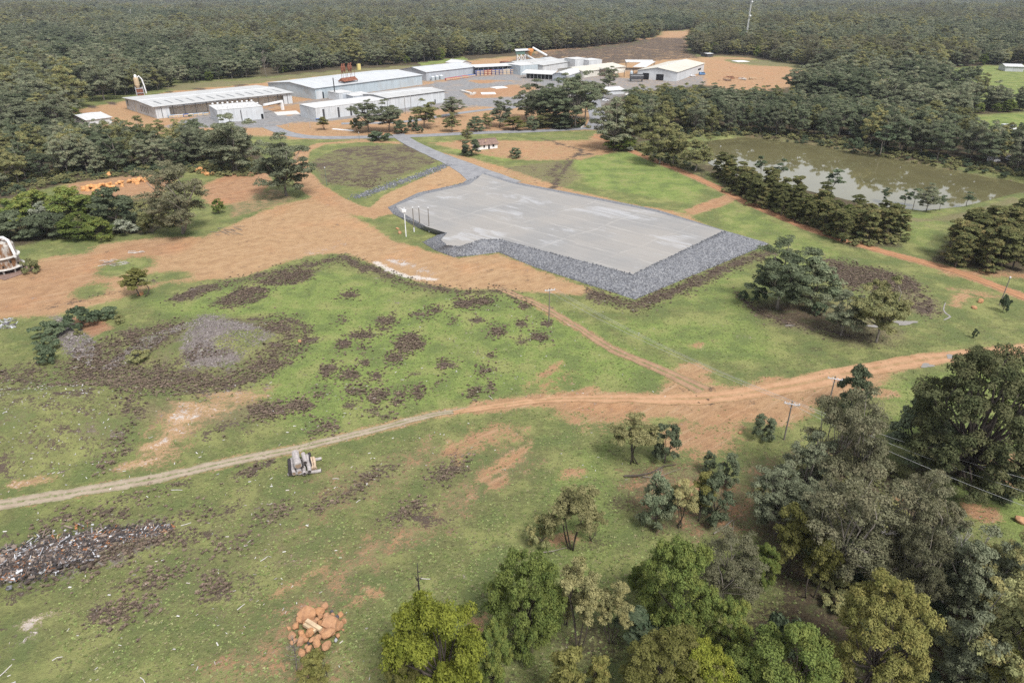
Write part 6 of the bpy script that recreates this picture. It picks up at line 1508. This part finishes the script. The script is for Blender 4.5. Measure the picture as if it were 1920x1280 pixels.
def build_litter():
    """rubbish heap, dead-weed tufts and grass tufts: nobody could count these"""
    rg = np.random.default_rng(9)
    tm = tinted('mixed_rubbish', .7, .7); pal = np.array([[.62, .62, .64], [.5, .5, .52], [.05, .045, .045], [.07, .055, .05], [.13, .1, .085], [.22, .17, .14], [.32, .14, .06], [.4, .3, .2], [.28, .27, .28]]); pr = [.03, .05, .22, .26, .19, .13, .06, .02, .04]
    pa = [P(-40,1078), P(40,1058), P(110,1045), P(180,1030), P(250,1008), P(312,990)]; wd = [7, 7.4, 6.4, 5, 2.8, .9]
    V, F, T = [], [], []; nb = 0
    base = np.array([(a, b, d) for a in (-1, 1) for b in (-1, 1) for d in (-1, 1)], float); fq = np.array([(0,1,3,2),(4,6,7,5),(0,4,5,1),(2,3,7,6),(0,2,6,4),(1,5,7,3)])
    def chip(p, sz, col, flat=True):
        nonlocal nb
        M = rand_rot()
        if flat: a = rg.uniform(0, 6.28); t = rg.normal(0, .35); M = np.array([[math.cos(a), -math.sin(a), 0], [math.sin(a), math.cos(a), t], [-math.sin(a) * t, 0, 1]])
        V.append((base * np.array(sz) / 2) @ M.T + p); F.append(fq + nb); nb += 8; T.append(np.tile([*col, 1], (8, 1)))
    for _ in range(5200):
        t = rg.random() ** .85 * 4.999; k = int(t); p = pa[k].lerp(pa[k + 1], t - k); w = np.interp(t, range(6), wd); o = np.clip(rg.normal(0, .36), -1, 1)
        u = abs(o); z = float(zt(p.x, p.y)) + max(0, (1 - u * u)) * .45 * min(1, w / 5) * rg.uniform(.3, 1)
        c = pal[rg.choice(9, p=pr)] * rg.uniform(.7, 1.15); big = rg.random() < .06
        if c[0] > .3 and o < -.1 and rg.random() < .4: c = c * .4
        s = (rg.uniform(.5, 1.5), rg.uniform(.06, .16), .05) if rg.random() < .55 else (rg.uniform(.2, .5), rg.uniform(.15, .4), rg.uniform(.05, .2))
        if big and c[0] < .35: s = tuple(q * 1.9 for q in s)
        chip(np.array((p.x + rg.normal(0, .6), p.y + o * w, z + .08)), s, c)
    for cx, cy, L in ((35,1068,2.2),(70,1072,1.6),(85,1066,1.8),(20,1085,2.0),(95,1018,2.4),(180,1042,1.4)):
        chip(np.array(P(cx, cy, .7)), (L, L * .4, .25), pal[0])
    me = mesh_np('rubbish_heap', np.concatenate(V), [np.concatenate(F)], [tm], tint=np.concatenate(T)); tag(link(bpy.data.objects.new('rubbish_heap', me)), 'burnt and bleached demolition rubbish strewn in a long heap', 'rubbish', kind='stuff')
    V, F, T = [], [], []; nb = 0
    def strew(poly, n, cols, lo, hi):
        x, y = [], []
        a = W(poly)
        while len(x) < n:
            q = rg.uniform(a.min(0), a.max(0), (n * 2, 2)); k = inside(q[:, 0], q[:, 1], a); x += list(q[k, 0]); y += list(q[k, 1])
        z = zt(np.array(x[:n]), np.array(y[:n]))
        for i in range(n):
            L = rg.uniform(lo, hi); chip(np.array((x[i], y[i], z[i] + .06)), (L, L * rg.uniform(.12, .4), .05), np.array(cols[rg.integers(len(cols))]) * rg.uniform(.6, 1.2))
    GC = [(.24, .205, .195), (.2, .172, .162), (.16, .135, .125), (.3, .27, .255)]
    strew([(345,690),(350,640),(372,592),(400,588),(450,608),(520,640),(470,665),(430,690)], 2000, GC, .2, .6); strew([(190,690),(270,640),(330,612),(375,598),(380,606),(330,632),(280,660),(205,696)], 900, GC, .2, .6)
    strew([(100,598),(130,592),(180,650),(170,690),(120,660)], 700, GC, .3, 1.1); strew([(-20,600),(30,596),(34,614),(-20,618)], 120, [(.4, .4, .42), (.1, .09, .09)], .4, 1.4)
    strew([(-60,700),(700,720),(700,1290),(-60,1290)], 420, [(.55, .53, .5), (.4, .36, .32)], .15, .6); strew([(0,705),(230,765),(210,868),(60,905),(0,905)], 160, [(.55, .53, .52)], .15, .45)
    strew([(700,560),(1250,560),(1250,900),(700,900)], 200, [(.5, .48, .45)], .15, .5)
    me = mesh_np('wood_chips', np.concatenate(V), [np.concatenate(F)], [tm], tint=np.concatenate(T)); tag(link(bpy.data.objects.new('wood_chips', me)), 'grey wood chips and pale splinters strewn over the old heap and grass', 'wood chips', kind='stuff')
    # tufts
    def tufts(name, lab, cat, wgt, n, r, h, cols, k, dmax, mat):
        d = np.hypot(GX, GY); w = wgt * (d < dmax) * (np.abs(GX) < GY * .85 + 8); i = rg.choice(len(GX), n, p=w / w.sum())
        # spread inside the ground cell, clumped
        dx = rg.normal(0, .5, n) * (1 + d[i] * .006); dy = rg.normal(0, .7, n) * (1 + d[i] * .012); x = GX[i] + dx; y = GY[i] + dy; z = zt(x, y)
        R_ = r * rg.uniform(.55, 1.5, n) ; H = h * rg.uniform(.6, 1.4, n) * np.clip(R_ / r, .6, 1.4)
        ang = rg.uniform(0, 6.283, (n, k)); wdt = R_[:, None] * .34 * rg.uniform(.6, 1.3, (n, k)); tip = rg.uniform(.3, 1.0, (n, k))
        ca, sa = np.cos(ang), np.sin(ang)
        bx = x[:, None] + ca * R_[:, None] * .1; by = y[:, None] + sa * R_[:, None] * .1
        ex = x[:, None] + ca * R_[:, None] * tip; ey = y[:, None] + sa * R_[:, None] * tip; ez = z[:, None] + H[:, None] * (1.25 - .75 * tip)
        zz = np.repeat(z[:, None], k, 1)
        v = np.stack([np.stack([bx - sa * wdt * .5, by + ca * wdt * .5, zz], -1), np.stack([bx + sa * wdt * .5, by - ca * wdt * .5, zz], -1), np.stack([ex + sa * wdt * .6, ey - ca * wdt * .6, ez], -1), np.stack([ex - sa * wdt * .6, ey + ca * wdt * .6, ez], -1)], 2).reshape(-1, 3)
        c = np.array(cols)[rg.integers(len(cols), size=n)] * rg.uniform(.7, 1.25, (n, 1)); c = np.repeat(c, k, 0) * rg.uniform(.8, 1.2, (n * k, 1)); t = np.repeat(np.column_stack([c, np.ones(n * k)]), 4, 0)
        me = mesh_np(name, v, [np.arange(len(v)).reshape(-1, 4)], [mat], tint=t); tag(link(bpy.data.objects.new(name, me)), lab, cat, kind='stuff')
    am = Mat('dry_stalks'); DM = am.pbr(am.attr('tint'), .95, spec=.05)
    bare = np.clip(1 - CH['dirt'] - CH['pale'] - CH['gray'], 0, 1)
    sc = np.clip(CH['scrub'], 0, 1)
    tufts('dead_weeds', 'dead purple-brown weeds growing in dense patches', 'weeds', np.clip(sc - .4, 0, 1) ** 1.2 * bare, 16000, .34, .19, [(.15, .112, .088), (.115, .088, .07), (.18, .135, .105), (.15, .125, .085)], 13, 330, DM)
    tufts('grass_tufts', 'coarse green grass tufts over the meadow', 'grass', (bare * np.clip(1 - sc, 0, 1) * (.35 + CH['lush'])) * np.clip(1 - CH['litter'], .15, 1), 60000, .24, .1, [(.16, .2, .07), (.135, .165, .058), (.19, .225, .085), (.21, .215, .1), (.18, .165, .09)], 7, 210, DM)
def world_light():
    w = bpy.data.worlds.new('World'); S.world = w; w.use_nodes = True
    nt = w.node_tree; bg = nt.nodes['Background']; sky = nt.nodes.new('ShaderNodeTexSky'); sky.sky_type = 'NISHITA'; sky.sun_disc = False
    el, az = R(55), R(148)          # azimuth: from straight ahead (+Y), negative = to the left
    sky.sun_elevation = el; sky.sun_rotation = az; sky.dust_density = 2.0; sky.air_density = 1.0
    mx = nt.nodes.new('ShaderNodeMix'); mx.data_type = 'RGBA'; mx.inputs[0].default_value = .72
    nz = nt.nodes.new('ShaderNodeTexNoise'); nz.inputs['Scale'].default_value = 3.0; nz.inputs['Detail'].default_value = 5
    tc = nt.nodes.new('ShaderNodeTexCoord'); nt.links.new(tc.outputs['Generated'], nz.inputs['Vector'])
    rp = nt.nodes.new('ShaderNodeMix'); rp.data_type = 'RGBA'; rp.inputs[6].default_value = (5.2, 5.4, 5.8, 1); rp.inputs[7].default_value = (9.6, 9.6, 9.6, 1)
    nt.links.new(nz.outputs[0], rp.inputs[0])
    nt.links.new(sky.outputs[0], mx.inputs[6]); nt.links.new(rp.outputs[2], mx.inputs[7]); nt.links.new(mx.outputs[2], bg.inputs[0])
    bg.inputs[1].default_value = .105
    l = bpy.data.lights.new('sun', 'SUN'); l.energy = 3.5; l.angle = R(18); l.color = (1, .975, .94)
    o = link(bpy.data.objects.new('sun', l))
    d = Vector((math.sin(az) * math.cos(el), math.cos(az) * math.cos(el), math.sin(el)))
    o.rotation_euler = d.to_track_quat('Z', 'Y').to_euler()

def camera():
    c = bpy.data.cameras.new('camera'); o = link(bpy.data.objects.new('camera', c))
    c.sensor_width = 36; c.lens = 24; c.clip_start = .5; c.clip_end = 40000
    o.location = (0, 0, CAMH); o.rotation_euler = (math.pi / 2 - PITCH, 0, 0); S.camera = o
    S.view_settings.view_transform = 'Standard'; S.view_settings.look = 'None'; S.view_settings.exposure = EXPO; S.view_settings.gamma = 1
    S.cycles.use_denoising = DENOISE
    S.cycles.max_bounces = 6; S.cycles.diffuse_bounces = 3; S.cycles.glossy_bounces = 3; S.cycles.transmission_bounces = 3; S.cycles.volume_bounces = 0
    S.cycles.caustics_reflective = False; S.cycles.caustics_refractive = False
EXPO, DENOISE = 0.5, False

def haze():
    B = MB(); B.box((0, 5200, 86), (15000, 11600, 190)); M = Mat('thin_air'); v = M.n('VolumePrincipled')
    v.inputs['Color'].default_value = (.66, .72, .82, 1); v.inputs['Density'].default_value = 5.5e-5; v.inputs['Anisotropy'].default_value = .2
    M.nt.links.new(v.outputs[0], M.out.inputs['Volume'])
    o = B.build('haze', M.m); tag(o, 'thin bluish haze in the air over the forest', kind='stuff')
world_light(); camera()
GX, GY, GZ, CH = build_ground()
ROADM = road_mats(); build_sheets(ROADM)
LEAF, BARK = build_trees()
build_mill(); build_poles(); build_vehicles(); build_yard_bits(BARK); build_litter()
haze()
